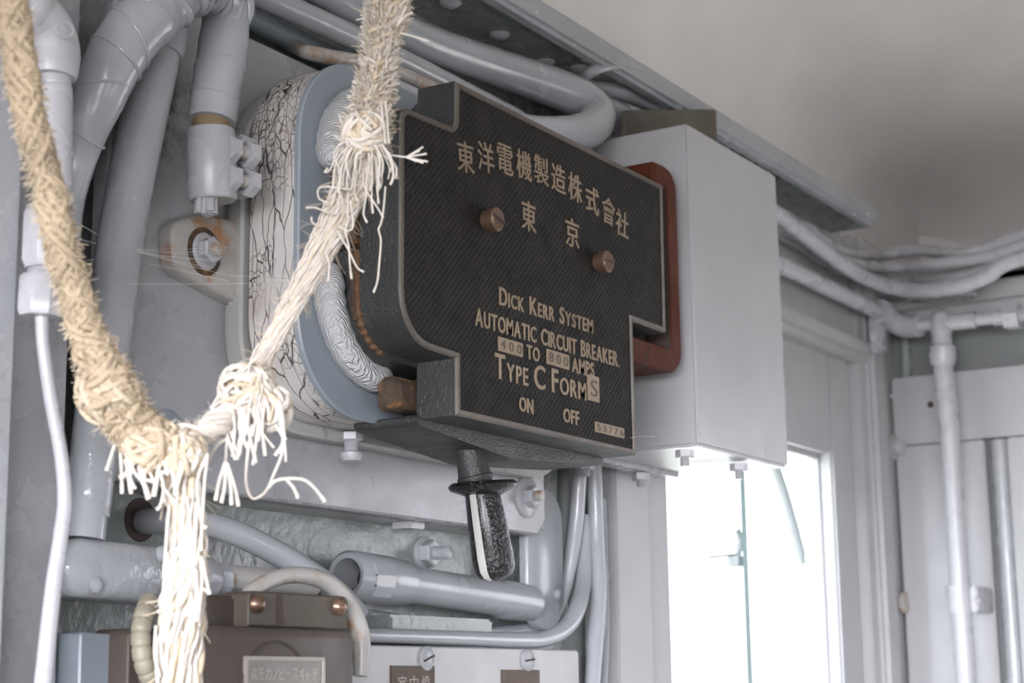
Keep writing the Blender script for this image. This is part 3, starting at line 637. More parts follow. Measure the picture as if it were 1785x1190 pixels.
vr = at(1578, 625, X=2.115); tag(MB().lathe((vr.x, vr.y, 1.97), (0, 0, 1), [(0, .007), (.13, .007)], 14).finish('vertical_rod', M['paint_dark']), 'short dim vertical rod in the recess above the plank', 'rod')
# conduit along the header and its elbow, tee and downpipe
HY = .118
hc = thing('air_pipe', 'pale air pipe with elbow, tee and hex union running round the corner', 'pipe', at(1600, 570, X=2.03))
TX = 2.045
b = at(1540, 548, Y=HY); a = at(1340, 452, Y=HY); a = a+(a-b).normalized()*.42; rr = 13.5/ppx(b)
MB().tube([a, b], rr, 22).finish('tube', M['paint_white'], hc)
b = at(1541, 549, Y=HY)
e = [at(1530, 544, Y=HY), at(1552, 557, Y=HY-.004), at(1575, 567, Y=.102), at(1604, 567, X=TX)]
MB().tube(spline(e, 8), rr*1.5, 22).finish('elbow', M['paint_white'], hc)
mb = MB(); mb.lathe(at(1534, 545, Y=HY), (1, 0, 0), [(0, rr*1.2), (0, rr*1.75), (.012, rr*1.75), (.012, rr)], 24); mb.finish('elbow_rim', M['paint_white'], hc)
def ypt(px, py): return at(px, py, X=TX)
run = lambda x0, x1, r, nm, n=22: MB().tube([ypt(x0, 567-(x0-1600)*.098), ypt(x1, 567-(x1-1600)*.098)], r/ppx(ypt(x0, 560)), n).finish(nm, M['paint_white'], hc)
run(1595, 1640, 11, 'tube'); run(1640, 1702, 15, 'tee_arm'); run(1698, 1790, 11, 'tube'); run(1733, 1756, 14, 'collar'); run(1752, 1778, 25, 'hex_union', 6)
q_ = ypt(1785, 549); MB().tube([q_, q_+Vector((0, -.65, 0))], 11/ppx(q_), 22).finish('tube', M['paint_white'], hc)
a = ypt(1639, 540); b = ypt(1641, 582); k = 1/ppx(a); mb = MB(); mb.lathe(a, b-a, [(0, 8*k), (.004, 15*k), (.010, 19*k), ((b-a).length, 19*k)], 24); mb.finish('tee', M['paint_white'], hc)
a = ypt(1641, 580); b = ypt(1642, 604); MB().tube([a, b], 17.5*k, 22).finish('tube', M['paint_white'], hc)
dn = thing('downpipe', 'slim vertical pale pipe dropping from the tee past the plank', 'pipe', at(1682, 1190, X=TX))
P_ = [ypt(1643, 630), ypt(1655, 750), ypt(1662, 861), ypt(1682, 1157), ypt(1687, 1230)]
kk = P_[0].lerp(P_[-1], .5); mb = MB(); mb.tube(spline([Vector((kk.x, p.y, p.z)) for p in P_], 6), 17*k, 22); mb.finish('tube', M['paint_white'], dn)
a = ypt(1643, 602); b = ypt(1643, 636); mb = MB(); mb.lathe(a, b-a, [(0, 19*k), (.002, 22.5*k), ((b-a).length-.006, 22.5*k), ((b-a).length, 20*k)], 24); mb.finish('collar', M['paint_white'], dn)
a = ypt(1671, 1020); b = ypt(1675, 1068); mb = MB(); mb.lathe(a, b-a, [(0, 20*k), (0, 21.5*k), ((b-a).length, 21.5*k), ((b-a).length, 20*k)], 24); cp = mb.finish('pipe_clip', M['paint_white'], dn)
q = ypt(1697, 1044); MB().box(TX-.004, PX+.004, q.y-.006, q.y+.006, q.z-.015, q.z+.015, .002).finish('clip_ear', M['paint_white'], dn)
MB().lathe(ypt(1702, 1046), (-.5, -1, 0), [(0, .005), (.004, .005), (.006, .002)], 14).finish('screw', M['paint_white'], dn)
# header clip
q = at(1521, 588, Y=.128); MB().box(q.x-.010, q.x+.016, .116, .13, q.z-.020, q.z+.024, .003).finish('clip_plate', M['paint_white'], hc)
MB().lathe(at(1523, 586, Y=.116), (0, -1, 0), [(-.001, .008), (.003, .007), (.005, .002)], 16).finish('screw', M['paint_white'], hc)
# cable bundle round the corner
CX = 2.03
def bundle(name, label, pts, r, by, CX):
    P_ = []
    for x, y in pts:
        if x <= 1480: P_.append(at(x, y, Y=by))
        elif x >= 1640: P_.append(at(x, y, X=CX))
        else:
            f_ = (x-1480)/160; P_.append(at(x, y, Y=by).lerp(at(x, y, X=CX), f_*f_*(3-2*f_)))
    # continue behind the grey box
    P_ = [P_[0]+Vector((-.42, .0, .014)), P_[0]+Vector((-.14, .004, .012))]+P_+[P_[-1]+Vector((.01, -.25, .02)), P_[-1]+Vector((.015, -.7, .01))]
    mb = MB(); mb.tube(spline(P_, 8), r/ppx(P_[len(P_)//2]), 14); tag(mb.finish(name, M['paint_white'], None, 50), label, 'cable')
bundle('cable', 'highest cable sagging round the corner right of the grey box', [(1352, 370), (1381, 388), (1408, 398), (1438, 422), (1485, 442), (1542, 443), (1603, 436), (1670, 442), (1720, 432), (1800, 405)], 10.5, .128, 2.055)
bundle('cable', 'second cable of the sagging bundle, just under the highest', [(1352, 388), (1400, 412), (1438, 438), (1480, 458), (1552, 466), (1636, 460), (1737, 444), (1800, 425)], 10.5, .116, 2.03)
bundle('cable', 'thickest brightest cable at the front of the sagging bundle', [(1352, 372), (1391, 402), (1438, 438), (1485, 472), (1525, 492), (1569, 504), (1613, 506), (1670, 499), (1720, 482), (1800, 445)], 13, .104, 2.0)
bundle('cable', 'lowest cable tucked behind the thickest one of the sagging bundle', [(1352, 402), (1401, 430), (1438, 455), (1480, 475), (1560, 492), (1640, 488), (1700, 474), (1800, 432)], 10, .136, 2.065)
q = at(1590, 522, X=2.05); mb = MB(); b = bmesh.new(); bmesh.ops.create_cone(b, segments=28, radius1=.05, radius2=.05, depth=.006, cap_ends=True)
mb.merge(b, Matrix.Translation(q+Vector((0, -.005, .004))) @ Matrix.Rotation(.1, 4, 'X') @ Matrix.Diagonal((.55, 1.5, 1, 1))); tag(mb.finish('oval_plate', M['paint'], None), 'flat oval painted plate under the sagging cable bundle', 'plate')
q0 = at(1560, 540, X=XR).z
zt8, zb8 = at(1700, 490, X=2.085).z, at(1700, 522, X=2.085).z
mb = MB(); mb.box(2.085, XR+.03, -2.15, .15, zb8, zt8, .003); mb.box(2.108, 2.31, -2.15, .15, zb8-.014, zt8-.006); mb.box(2.17, 2.31, -2.15, .15, zt8-.01, zt8+.05); struct(mb.finish('trim_8', M['paint_smooth']))
# grey rod hanging outside the window, seen through the glass
gr = [at(1345, 790, Y=.26), at(1352, 815, Y=.26), at(1370, 870, Y=.26), at(1392, 950, Y=.26), at(1399, 982, Y=.26)]
mb = MB(); mb.tube(spline(gr, 6), [9/ppx(gr[2])]*22+[7/ppx(gr[2])]*3, 12); tag(mb.finish('wiper_arm', M['dark']), 'bent grey arm hanging outside the window pane', 'arm')
lt = thing('window_latch', 'small metal latch standing outside the bright window', 'latch', at(1288, 975, Y=.24))
q = at(1290, 972, Y=.24); MB().box(q.x-.014, q.x+.006, .235, .25, q.z-.010, q.z+.002, .001).finish('latch_base', M['dark'], lt)
mb = MB(); mb.tube([at(1236, 971, Y=.245), at(1284, 966, Y=.245)], .0016, 8); mb.finish('latch_pin', M['hose'], lt)
mb = MB(); mb.tube([at(1284, 920, Y=.245), at(1291, 940, Y=.245), at(1287, 966, Y=.245)], .004, 8); mb.finish('latch_arm', M['dark'], lt)

#==LOWER LEFT==
# hole in the wall with a conduit coming out of it
wcn = thing('bent_conduit', 'grey conduit coming out of a ragged hole in the wall below the board', 'conduit', at(245, 905, Y=.15))
vtube('tube', [at(x, y, Y=d) for x, y, d in ((232, 908, .19), (262, 908, .155), (330, 908, .135), (400, 925, .125), (470, 957, .118), (535, 995, .11), (590, 1035, .105), (625, 1075, .1))], [23/2900*1.0]*8, M['paint_pipe'], wcn, 20)
hl = at(244, 906, Y=WY); mb = MB(); mb.lathe(hl, (0, -1, 0), [(-.002, .0145), (.0005, .0135), (.0006, .003)], 18); mb.finish('hole_rim', M['gap'], wcn)
# obround cover conduit body
OY = .088
cbv = thing('conduit_body', 'grey conduit fitting with rounded end and two screws, lower left', 'conduit fitting', at(230, 1045, Y=.1))
a = at(119, 990, Y=OY); b = at(350, 990, Y=OY); zt = at(230, 942, Y=OY).z; zb_ = at(230, 1044, Y=OY).z
mb = MB(); mb.slab(rpoly([(a.x, zb_, .0155), (b.x, zb_-.002, 0), (b.x, zt-.002, 0), (a.x, zt, .0155)], 10), [(.004, OY), (.001, OY+.0025), (0, OY+.006), (0, OY+.028)]); mb.finish('cover_plate', M['paint_rough'], cbv, 50)
for p in ((281, 966), (166, 1019)):
    MB().lathe(at(*p, Y=OY+.001), (0, -1, 0), [(0, .0050), (.0015, .0048), (.0030, .003), (.0034, .0005)], 18).finish('screw', M['paint_rough'], cbv)
zc = (zt+zb_)/2-.001; rr = (zt-zb_)/2
MB().lathe((b.x-.004, OY+.016, zc), (1, 0, 0), [(0, rr*.86), (.002, rr*.9), (.026, rr*.84), (.030, rr*.72)], 28).finish('socket', M['paint_pipe'], cbv)
MB().lathe((b.x+.026, OY+.016, zc), (1, 0, 0), [(0, rr*.7), (.010, rr*.68), (.010, rr*.4)], 8).finish('lock_nut', M['paint_pipe'], cbv)
MB().lathe((b.x+.034, OY+.016, zc+.002), (1, 0, 0), [(0, rr*.50), (.05, rr*.47), (.09, rr*.47)], 22).finish('rusted_tube', M['paint_rusty'], cbv)
# arched lead in front
pipe('arched_lead', 'thin pale lead arching over the brown switch box', [(420, 1060, .058), (437, 1032, .06), (480, 1008, .06), (525, 1002, .06), (570, 1015, .06), (605, 1050, .058), (626, 1100, .056), (630, 1150, .055), (628, 1178, .055)], [13, 14, 14, 15, 16, 17, 18, 16, 13], M['paint_rusty'], 'lead', 18)
# open ended conduit with collars
oc = thing('open_conduit', 'large horizontal conduit with an open slotted socket end below the handle', 'conduit', at(760, 1080, Y=.11))
NY = .142
a = at(655, 1010, Y=NY); b = at(905, 1048, Y=NY-.006); ax_ = (b-a).normalized(); LL = (b-a).length; k = 1/ppx(a)
mb = MB(); mb.lathe(a+ax_*.02, ax_, [(0, 34*k), (LL-.02, 34*k)], 30); mb.finish('tube', M['paint_pipe'], oc)
s0 = at(604, 1003, Y=NY); sl = (a-s0).length
mb = MB(); mb.lathe(s0, (a-s0), [(.030, 27*k), (.0, 30*k), (-.001, 38*k), (.002, 44*k), (sl+.010, 44*k), (sl+.030, 41*k), (sl+.031, 33*k)], 30, False); mb.lathe(s0+(a-s0).normalized()*.03, (a-s0), [(0, 28*k), (.001, 1*k)], 30); mb.finish('socket', M['paint_pipe'], oc)
MB().lathe(s0+(a-s0).normalized()*.027, (a-s0), [(0, 27*k), (.0012, 26*k)], 24).finish('dark_bore', M['gap'], oc)
for da in (-.55, -.15, .25):
    u = Vector((0, -cos(da), sin(da))); c = s0.lerp(a, .62)+u*43.5*k; b_ = bmesh.new(); bmesh.ops.create_cube(b_, size=1)
    mb = MB(); mb.merge(b_, Matrix.Translation(c) @ Matrix.Rotation(-da, 4, 'X') @ Matrix.Diagonal((.022, .0035, .0085, 1))); mb.finish('lug', M['paint_pipe'], oc)
mb = MB(); mb.lathe(at(868, 1043, Y=NY-.003), ax_, [(-.001, 34*k), (.001, 37*k), (.018, 38*k), (.030, 37*k), (.045, 35*k)], 30); mb.finish('collar', M['paint_pipe'], oc)
# tall obround cover at its right end
q0 = at(919, 980, Y=.136); q1 = at(980, 980, Y=.136); zt = at(955, 852, Y=.136).z; zb_ = at(945, 1098, Y=.136).z
tc_ = MB().slab(rrect(q0.x, q1.x, zb_, zt, (q1.x-q0.x)*.495, 12), [(.0015, .1345), (0, .136), (0, .143)]).finish('end_cover', M['paint_pipe'], oc, 50)
MB().lathe(at(967, 1036, Y=.136), (0, -1, 0), [(-.001, .0045), (.003, .0045), (.005, .002)], 14).finish('screw', M['paint_rough'], oc)
# dark gasket strip under it
q = at(700, 1090, Y=.13); q2 = at(850, 1100, Y=.13)
tag(MB().box(q.x-.02, q2.x, .125, WY, at(760, 1108, Y=.13).z, at(760, 1075, Y=.13).z, .002).finish('wall_batten', M['paint_dark']), 'rough grey batten on the wall under the open conduit', 'batten')
# pipes at the bottom right of the lower wall
pipe('bent_pipe', 'horizontal pipe above the lower panel bending up at its right end', [(600, 1106, .118), (645, 1107, .118), (800, 1112, .118), (900, 1116, .118), (950, 1113, .118), (988, 1092, .118), (1008, 1055, .12), (1018, 1000, .13), (1020, 900, .135)], [13, 13, 13, 14, 14, 15, 15, 14, 13], M['paint_pipe'], 'pipe')
pipe('bent_cable', 'flat grey cable curving down left behind the tall rounded cover', [(1014, 790, .128), (1010, 830, .13), (1005, 900, .134), (996, 970, .138), (984, 1030, .142), (958, 1080, .148), (900, 1098, .150), (800, 1098, .152), (640, 1072, .152)], [13, 13, 13.5, 13, 11, 10, 10, 10, 12], M['paint_pipe'], 'cable')
pipe('bent_cable', 'thinner grey cable curving beside the flat one toward the lower panel', [(1032, 880, .15), (1026, 940, .15), (1014, 1010, .15), (996, 1056, .15), (968, 1094, .15), (920, 1110, .15), (850, 1114, .15)], 9, M['paint_pipe'], 'cable')
pipe('upright_cable', 'broad upright grey cable left of the window jamb', [(1032, 780, .125), (1036, 830, .125), (1040, 940, .125), (1043, 1030, .122), (1038, 1110, .12), (1032, 1200, .118)], [14, 14, 14, 15, 15, 14], M['paint_pipe'], 'cable')
pipe('upright_cable', 'thin upright cable right behind the broad one', [(1050, 870, .14), (1054, 980, .14), (1056, 1080, .14), (1052, 1200, .14)], 7, M['paint_pipe'], 'cable')
pipe('upright_cable', 'upright cable touching the window jamb', [(1062, 790, .138), (1064, 900, .138), (1068, 1000, .138), (1073, 1100, .138), (1078, 1210, .138)], 10, M['paint_pipe'], 'cable')
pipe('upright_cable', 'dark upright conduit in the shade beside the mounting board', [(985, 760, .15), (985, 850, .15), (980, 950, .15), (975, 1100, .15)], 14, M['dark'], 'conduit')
# lower panel with screws and name plates
LY = .112
q = at(645, 1124, Y=LY); q1 = at(1009, 1133, Y=LY)
lp = thing('lower_panel', 'flat grey panel with two slotted screws at the bottom centre', 'panel', (q.x, LY, q.z-.1))
MB().slab(rpoly([(q.x-.06, 1.45, 0), (q1.x, 1.45, 0), (q1.x, q1.z, .004), (q.x-.06, q1.z, 0)]), [(.001, LY), (0, LY+.001), (0, WY)]).finish('panel', M['paint_smooth'], lp)
for sx, sy, rot in ((746, 1147, -.3), (922, 1150, -.1)):
    c = at(sx, sy, Y=LY-.002)
    sc = MB().lathe((c.x, LY+.0005, c.z), (0, -1, 0), [(0, .0085), (.002, .0085), (.0035, .006)], 22).finish('screw', M['paint'], lp)
    b = bmesh.new(); bmesh.ops.create_cube(b, size=1); mb = MB(); mb.merge(b, Matrix.Translation((c.x, LY-.003, c.z)) @ Matrix.Rotation(rot, 4, 'Y') @ Matrix.Diagonal((.013, .0012, .0014, 1))); mb.finish('screw_slot', M['gap'], sc)
for (x0, x1, yt, txt) in ((680, 756, 1160, '室内燈'), (873, 939, 1167, '')):
    a = at(x0, yt, Y=LY); b = at(x1, yt, Y=LY)
    npl = MB().box(a.x, b.x, LY-.001, LY+.001, a.z-.05, (a.z+b.z)/2, .0003).finish('name_plate', M['fuse_brown'], lp)
    mb = MB(); w = b.x-a.x; zc = a.z-.0125
    for i, ch in enumerate(txt):
        put(mb, ch, a.x+w*(.14+.27*i), zc-.006, w*.19, .012, LY-.001, .0004, bold=.0)
    if txt: mb.finish('plate_lettering', M['plate_edge'], npl)
    else: mb.bm.free()
# canopy switch box
SY = .03
sw = thing('switch_box', 'dark brown switch box with a framed nameplate, bottom left', 'switch', at(480, 1190, Y=.06))
q0 = at(352, 1088, Y=SY); q1 = at(620, 1090, Y=SY)
MB().slab(rpoly([(q0.x, 1.45, 0), (q1.x, 1.45, 0), (q1.x, q0.z, .006), (q0.x, q0.z, .006)], 6), [(.004, SY), (.001, SY+.0015), (0, SY+.004), (0, SY+.05)]).finish('box', M['brown'], sw, 30)
rg = at(480, 1215, Y=SY); mb = MB(); c_ = Vector((rg.x, SY-.0002, rg.z))
mb.tube([c_+Vector((.030*cos(a), 0, .030*sin(a))) for a in [pi*i/24 for i in range(25)]], .0008, 6); mb.finish('cast_ring', M['brown'], sw)
n0 = at(426, 1144, Y=SY-.001); n1 = at(565, 1144, Y=SY-.001); zt = (n0.z+n1.z)/2
npl = MB().box(n0.x, n1.x, SY-.0012, SY+.001, zt-.05, zt, .0003).finish('nameplate', M['plate'], sw)
mb = MB(); f_ = .0022; mb.box(n0.x, n1.x, SY-.0020, SY-.001, zt-f_, zt, .0003); mb.box(n0.x, n0.x+f_, SY-.0020, SY-.001, zt-.05, zt-f_); mb.box(n1.x-f_, n1.x, SY-.0020, SY-.001, zt-.05, zt-f_); mb.finish('nameplate_frame', M['plate_edge'], npl)
mb = MB(); w = n1.x-n0.x
for i, ch in enumerate('高圧カノピースヰッチ'):
    s1 = .6 if ch in 'ッ' else 1
    hh = .0062*s1 if ch != 'ー' else .0008
    put(mb, ch, n0.x+w*(.085+.084*i), zt-.0125+(0 if ch != 'ー' else .003), w*.066*(s1 if ch != 'ー' else .8), hh, SY-.0012, .0003, bold=0)
put(mb, '会', n0.x+w*.44, zt-.0225, w*.12, .0075, SY-.0012, .0003, bold=0)
mb.finish('nameplate_lettering', M['plate_edge'], npl)
u0 = at(432, 1032, Y=.05); u1 = at(606, 1086, Y=.05)
ub = MB().slab(rpoly([(u0.x, u1.z-.004, 0), (u1.x, u1.z-.004, 0), (u1.x, u0.z+.001, .004), (u0.x, u0.z+.001, .004)]), [(.001, .0495), (0, .0505), (0, .07)]).finish('terminal_cover', M['brown_dusty'], sw)
q = at(487, 1060, Y=.049); mb = MB(); s_ = at(483, 1034, Y=.0492), at(491, 1034, Y=.0492), at(496, 1088, Y=.0492), at(482, 1088, Y=.0492)
f = mb.loft([[p for p in s_], [p+Vector((0, .004, 0)) for p in s_]]); mb.finish('split', M['gap'], ub)
for p in ((447, 1052), (590, 1057)):
    MB().lathe(at(*p, Y=.0495), (0, -1, 0), [(-.001, .0055), (.002, .0052), (.0045, .003), (.005, .0005)], 18).finish('screw', M['brass'], ub)
a = at(352, 1035, Y=.062); b = at(436, 1086, Y=.062); MB().box(a.x, b.x, .060, .09, b.z-.01, a.z, .002).finish('side_block', M['brown'], sw)
a = at(222, 1094, Y=.075); b = at(345, 1180, Y=.075); MB().slab(rpoly([(a.x, 1.45, 0), (b.x+.02, 1.45, 0), (b.x+.02, a.z, 0), (a.x, a.z, .006)]), [(.001, .074), (0, .075), (0, .10)]).finish('back_plate', M['brown'], sw)
hs = [(262, 1045, .07), (250, 1075, .065), (246, 1110, .062), (250, 1150, .06), (262, 1180, .06), (285, 1215, .06)]
P_ = spline([at(x, y, Y=d) for x, y, d in hs], 10); mb = MB(); k = 1/ppx(P_[0]); mb.tube(P_, [(18 if (i % 6) else 15.5)*k for i in range(len(P_))], 16)
tag(mb.finish('ribbed_hose', M['hose']), 'olive ribbed hose curving down left of the brown switch box', 'hose')
a = at(112, 1106, Y=.10); b = at(222, 1106, Y=.10); c = at(178, 1106, Y=.085)
mb = MB(); mb.slab(rpoly([(a.x, 1.4, 0), (b.x, 1.4, 0), (b.x, a.z, .002), (a.x, a.z+.001, .002)]), [(.001, .088), (0, .089), (0, .12)]); tag(mb.finish('grey_block', M['paint_blue']), 'plain grey metal block at the bottom left beside the olive hose', 'block')

#==ROPE==
rope = thing('knotted_rope', 'frayed straw coloured rope knotted to three ends in front of the breaker', 'rope', at(310, 790, D=.86))
def rp_(pts): return [at(x, y, D=d) for x, y, d, r in pts], [r/FPX*d for x, y, d, r in pts]
def frames(P_):
    m = len(P_); T = [(P_[min(i+1, m-1)]-P_[max(i-1, 0)]).normalized() for i in range(m)]
    u = T[0].cross(FWD).normalized(); out = []
    for i in range(m):
        u = (u-T[i]*u.dot(T[i])).normalized(); out.append((P_[i], T[i], u, T[i].cross(u)))
    return out
def yarns(mb, P_, R_, n, turns, yr, jit=.15, sides=5, wob=.0):
    F = frames(P_); m = len(F)
    for k in range(n):
        ph = 2*pi*k/n+random.uniform(-.2, .2); q = random.uniform(.75, 1.0); w1 = random.uniform(0, 6); pth = []
        for i, (p, t_, u, w) in enumerate(F):
            a = ph+turns*2*pi*i/m; r_ = R_[i]*q*(1+jit*sin(i*.55+w1))
            pth.append(p+(u*cos(a)+w*sin(a))*r_+u*wob*sin(i*.8+w1*2))
        mb.tube(pth, [yr*random.uniform(.85, 1.15)]*m, sides)
def fuzz(mb, P_, R_, n, ln, hr, along=.5, curl=.3, inner=.8):
    F = frames(P_)
    for _ in range(n):
        i = random.randrange(len(F)); p, t_, u, w = F[i]; a = random.uniform(0, 2*pi)
        o = u*cos(a)+w*sin(a); l = ln*random.uniform(.35, 1.2); st = p+o*R_[i]*inner+t_*random.uniform(-.002, .002)
        d = (o+t_*along*random.uniform(.2, 1.6)+Vector((random.uniform(-1, 1), random.uniform(-1, 1), random.uniform(-1, 1)))*curl).normalized()
        d2 = (d+Vector((random.uniform(-1, 1), random.uniform(-1, 1), random.uniform(-1.3, .7)))*curl).normalized()
        mb.tube([st, st+d*l*.5, st+d*l*.5+d2*l*.5], [hr, hr*.9, hr*.6], 3)
def core(nm, P_, R_, m, f=.82):
    mb = MB(); mb.tube(P_, [r*f for r in R_], 16); return mb.finish(nm, m, rope, 80)
# left leg
L1, r1 = rp_([(6, -60, .80, 26), (20, 10, .80, 27), (35, 110, .80, 28), (54, 210, .80, 28), (77, 300, .81, 28), (101, 400, .81, 29), (124, 490, .82, 29), (145, 565, .83, 31), (168, 620, .835, 38), (185, 660, .84, 48), (203, 700, .845, 50), (232, 742, .85, 44), (265, 770, .855, 42), (300, 795, .86, 44)])
P1, Q1 = spline(L1, 10), splinev(r1, 10)
core('left_leg', P1, Q1, M['rope'], .84)
mb = MB(); yarns(mb, P1, [r*.84 for r in Q1], 14, 7, .0021, .10); yarns(mb, P1, [r*.86 for r in Q1], 10, -6, .0019, .12); mb.finish('left_braid', M['rope'], rope, 80)
mb = MB(); fuzz(mb, P1, Q1, 2600, .0050, .00030, .3, .7, .86); mb.finish('left_fuzz', M['fibre2'], rope, 80)
# right leg upper: frayed cord
L2, r2 = rp_([(682, -40, .93, 27), (675, 10, .93, 30), (670, 45, .93, 31), (664, 80, .93, 23), (660, 120, .93, 24), (652, 160, .93, 26), (645, 195, .93, 30), (636, 235, .925, 36), (632, 262, .92, 31)])
P2, Q2 = spline(L2, 12), splinev(r2, 12)
core('upper_leg', P2, Q2, M['rope'], .80)
mb = MB(); Q2 = [r*1.12*(1+.10*sin(i*.7)) for i, r in enumerate(Q2)]; fuzz(mb, P2, Q2, 1900, .0062, .00055, -1.0, .5, .78); mb.finish('upper_tufts', M['fibre'], rope, 80)
mb = MB(); yarns(mb, P2, [r*.8 for r in Q2], 12, 3, .0013, .12); fuzz(mb, P2, Q2, 700, .009, .00024, -1.4, .5, .8); mb.finish('upper_yarn', M['fibre2'], rope, 80)
# right leg lower: loose fibres
L3, r3 = rp_([(632, 255, .92, 30), (622, 300, .92, 36), (606, 340, .92, 33), (585, 385, .918, 31), (562, 430, .915, 28), (538, 478, .91, 25), (512, 525, .905, 22), (487, 572, .90, 19), (465, 615, .895, 18), (448, 650, .89, 21)])
P3, Q3 = spline(L3, 10), splinev(r3, 10)
core('lower_leg', P3, Q3, M['fibre'], .72)
mb = MB(); yarns(mb, P3, [r*.86 for r in Q3], 120, .30, .00040, .14, 4); mb.finish('loose_fibres', M['fibre'], rope, 80)
mb = MB(); yarns(mb, P3, [r*.84 for r in Q3], 34, .5, .0005, .12, 4); fuzz(mb, P3, Q3, 240, .010, .00014, .8, .5, .9); mb.finish('straw_fibres', M['fibre2'], rope, 80)
# knots
def knot(cx, cy, d, rpx, nm, n=34, sq=1.0, m1='fibre', m2='fibre2', yr=.0012):
    c = at(cx, cy, D=d); R_ = rpx/FPX*d; a, b = MB(), MB()
    s = bmesh.new(); bmesh.ops.create_icosphere(s, subdivisions=3, radius=R_*.80)
    cmb = MB(); cmb.merge(s, Matrix.Translation(c)); cmb.finish(nm+'_core', M['rope'], rope, 80)
    for k in range(n):
        ax = Vector((random.gauss(0, 1), random.gauss(0, 1), random.gauss(0, 1))).normalized(); u = ax.orthogonal().normalized(); w = ax.cross(u)
        off = random.uniform(-.6, .6); a0 = random.uniform(0, 6.3); sp_ = random.uniform(2.2, 4.5); rr_ = R_*random.uniform(.84, 1.0)
        rad_ = math.sqrt(1-off*off)
        pth = [c+(u*cos(a0+sp_*i/14)*rad_+w*sin(a0+sp_*i/14)*rad_+ax*off)*rr_*(1+.05*sin(i+k)) for i in range(15)]
        (a if k % 3 else b).tube(pth, yr*random.uniform(.7, 1.2), 5)
    a.finish(nm+'_yarn', M[m1], rope, 80); b.finish(nm+'_straw', M[m2], rope, 80)
knot(634, 234, .912, 40, 'whipping', 46)
knot(432, 682, .882, 52, 'right_knot', 70); knot(468, 712, .882, 40, 'knot_end', 40, yr=.0015)
knot(186, 686, .842, 52, 'left_knot', 40, m1='fibre2', m2='rope', yr=.0018)
knot(262, 778, .852, 52, 'junction', 50, m1='fibre2', m2='rope', yr=.0019); knot(318, 792, .852, 42, 'junction_end', 40, m1='fibre2', m2='fibre', yr=.0016)
# bridge from junction to the right knot
L4, r4 = rp_([(260, 775, .855, 34), (315, 770, .858, 32), (360, 752, .865, 24), (395, 722, .875, 26), (430, 690, .885, 34)])
P4, Q4 = spline(L4, 8), splinev(r4, 8)
core('bridge', P4, Q4, M['fibre'], .8)
mb = MB(); yarns(mb, P4, [r*.85 for r in Q4], 22, 1.2, .0013, .12); fuzz(mb, P4, Q4, 260, .006, .0002, .3, .7, .9); mb.finish('bridge_yarn', M['fibre'], rope, 80)
# tail
L5, r5 = rp_([(300, 790, .858, 44), (314, 835, .855, 36), (324, 890, .85, 32), (328, 960, .85, 36), (322, 1030, .85, 42), (316, 1100, .85, 42), (312, 1215, .85, 42)])
P5, Q5 = spline(L5, 10), splinev(r5, 10)
core('tail', P5, Q5, M['fibre2'], .55)
mb = MB(); yarns(mb, P5, [r*.85 for r in Q5], 44, .45, .0009, .16, 5, .0004); mb.finish('tail_yarn', M['fibre'], rope, 80)
mb = MB(); yarns(mb, P5, [r*.80 for r in Q5], 16, .6, .0017, .14, 6); fuzz(mb, P5, Q5, 60, .011, .0003, 1.2, .4, .85); mb.finish('tail_straw', M['fibre2'], rope, 80)
# single hanging threads, traced one by one
mb = MB()
def thread(pts, d, r=.0005, mb_=None):
    P_ = spline([at(x, y, D=d) for x, y in pts], 6); (mb_ or mb).tube(P_, [r]*(len(P_)-3)+[r*1.25]*3, 5)
D2 = .915
for i in range(70):                                            # skirt under the whipping
    x0 = random.uniform(612, 668); x1 = 575+ (x0-606)*1.9+random.uniform(-9, 9); yb = random.uniform(292, 335) if x1 > 620 else random.uniform(300, 380)
    thread([(x0, 250+random.uniform(-4, 6)), ((x0*.4+x1*.6)+random.uniform(-4, 4), 272), (x1, yb-18), (x1+random.uniform(-6, 5), yb)], D2-random.uniform(0, .012), random.choice((.0003, .0004, .0006)))
for q in ([(630, 252), (600, 262), (584, 290), (580, 330)], [(625, 250), (596, 250), (582, 270), (590, 290)], [(590, 262), (576, 295), (566, 300), (572, 292)], [(612, 330), (560, 326), (556, 345), (572, 354)], [(575, 372), (550, 362), (533, 362)], [(560, 395), (545, 388), (543, 378)],
          [(672, 175), (676, 220), (678, 250)], [(664, 178), (670, 230), (672, 250)], [(672, 325), (668, 370), (664, 390), (660, 400), (664, 420), (661, 460), (658, 490), (651, 510)], [(610, 350), (616, 390), (608, 402), (595, 396), (590, 392)], [(604, 366), (607, 380), (602, 400), (608, 430), (610, 460), (613, 486)],
          [(588, 402), (607, 435), (622, 465), (634, 474)], [(568, 440), (574, 460), (572, 490)], [(640, 300), (638, 340), (634, 372), (640, 388)], [(650, 300), (648, 340), (650, 372)], [(656, 290), (658, 330), (660, 355)], [(632, 320), (640, 335), (660, 365), (668, 380)],
          [(698, 58), (722, 64), (747, 72)], [(680, 270), (700, 273), (712, 274)], [(636, 105), (645, 104), (655, 110)], [(596, 215), (592, 205), (591, 198)], [(694, 40), (702, 24), (708, 12)], [(692, 46), (706, 28), (720, 22)]):
    thread(q, D2-.01)
for e in ((738, 256), (744, 268), (746, 282), (738, 284), (732, 262), (726, 281)): thread([(708, 274), ((708+e[0])/2, (274+e[1])/2), e], D2-.01, .0005)
mb.finish('right_threads', M['fibre'], rope, 80)
mb = MB(); D3 = .87
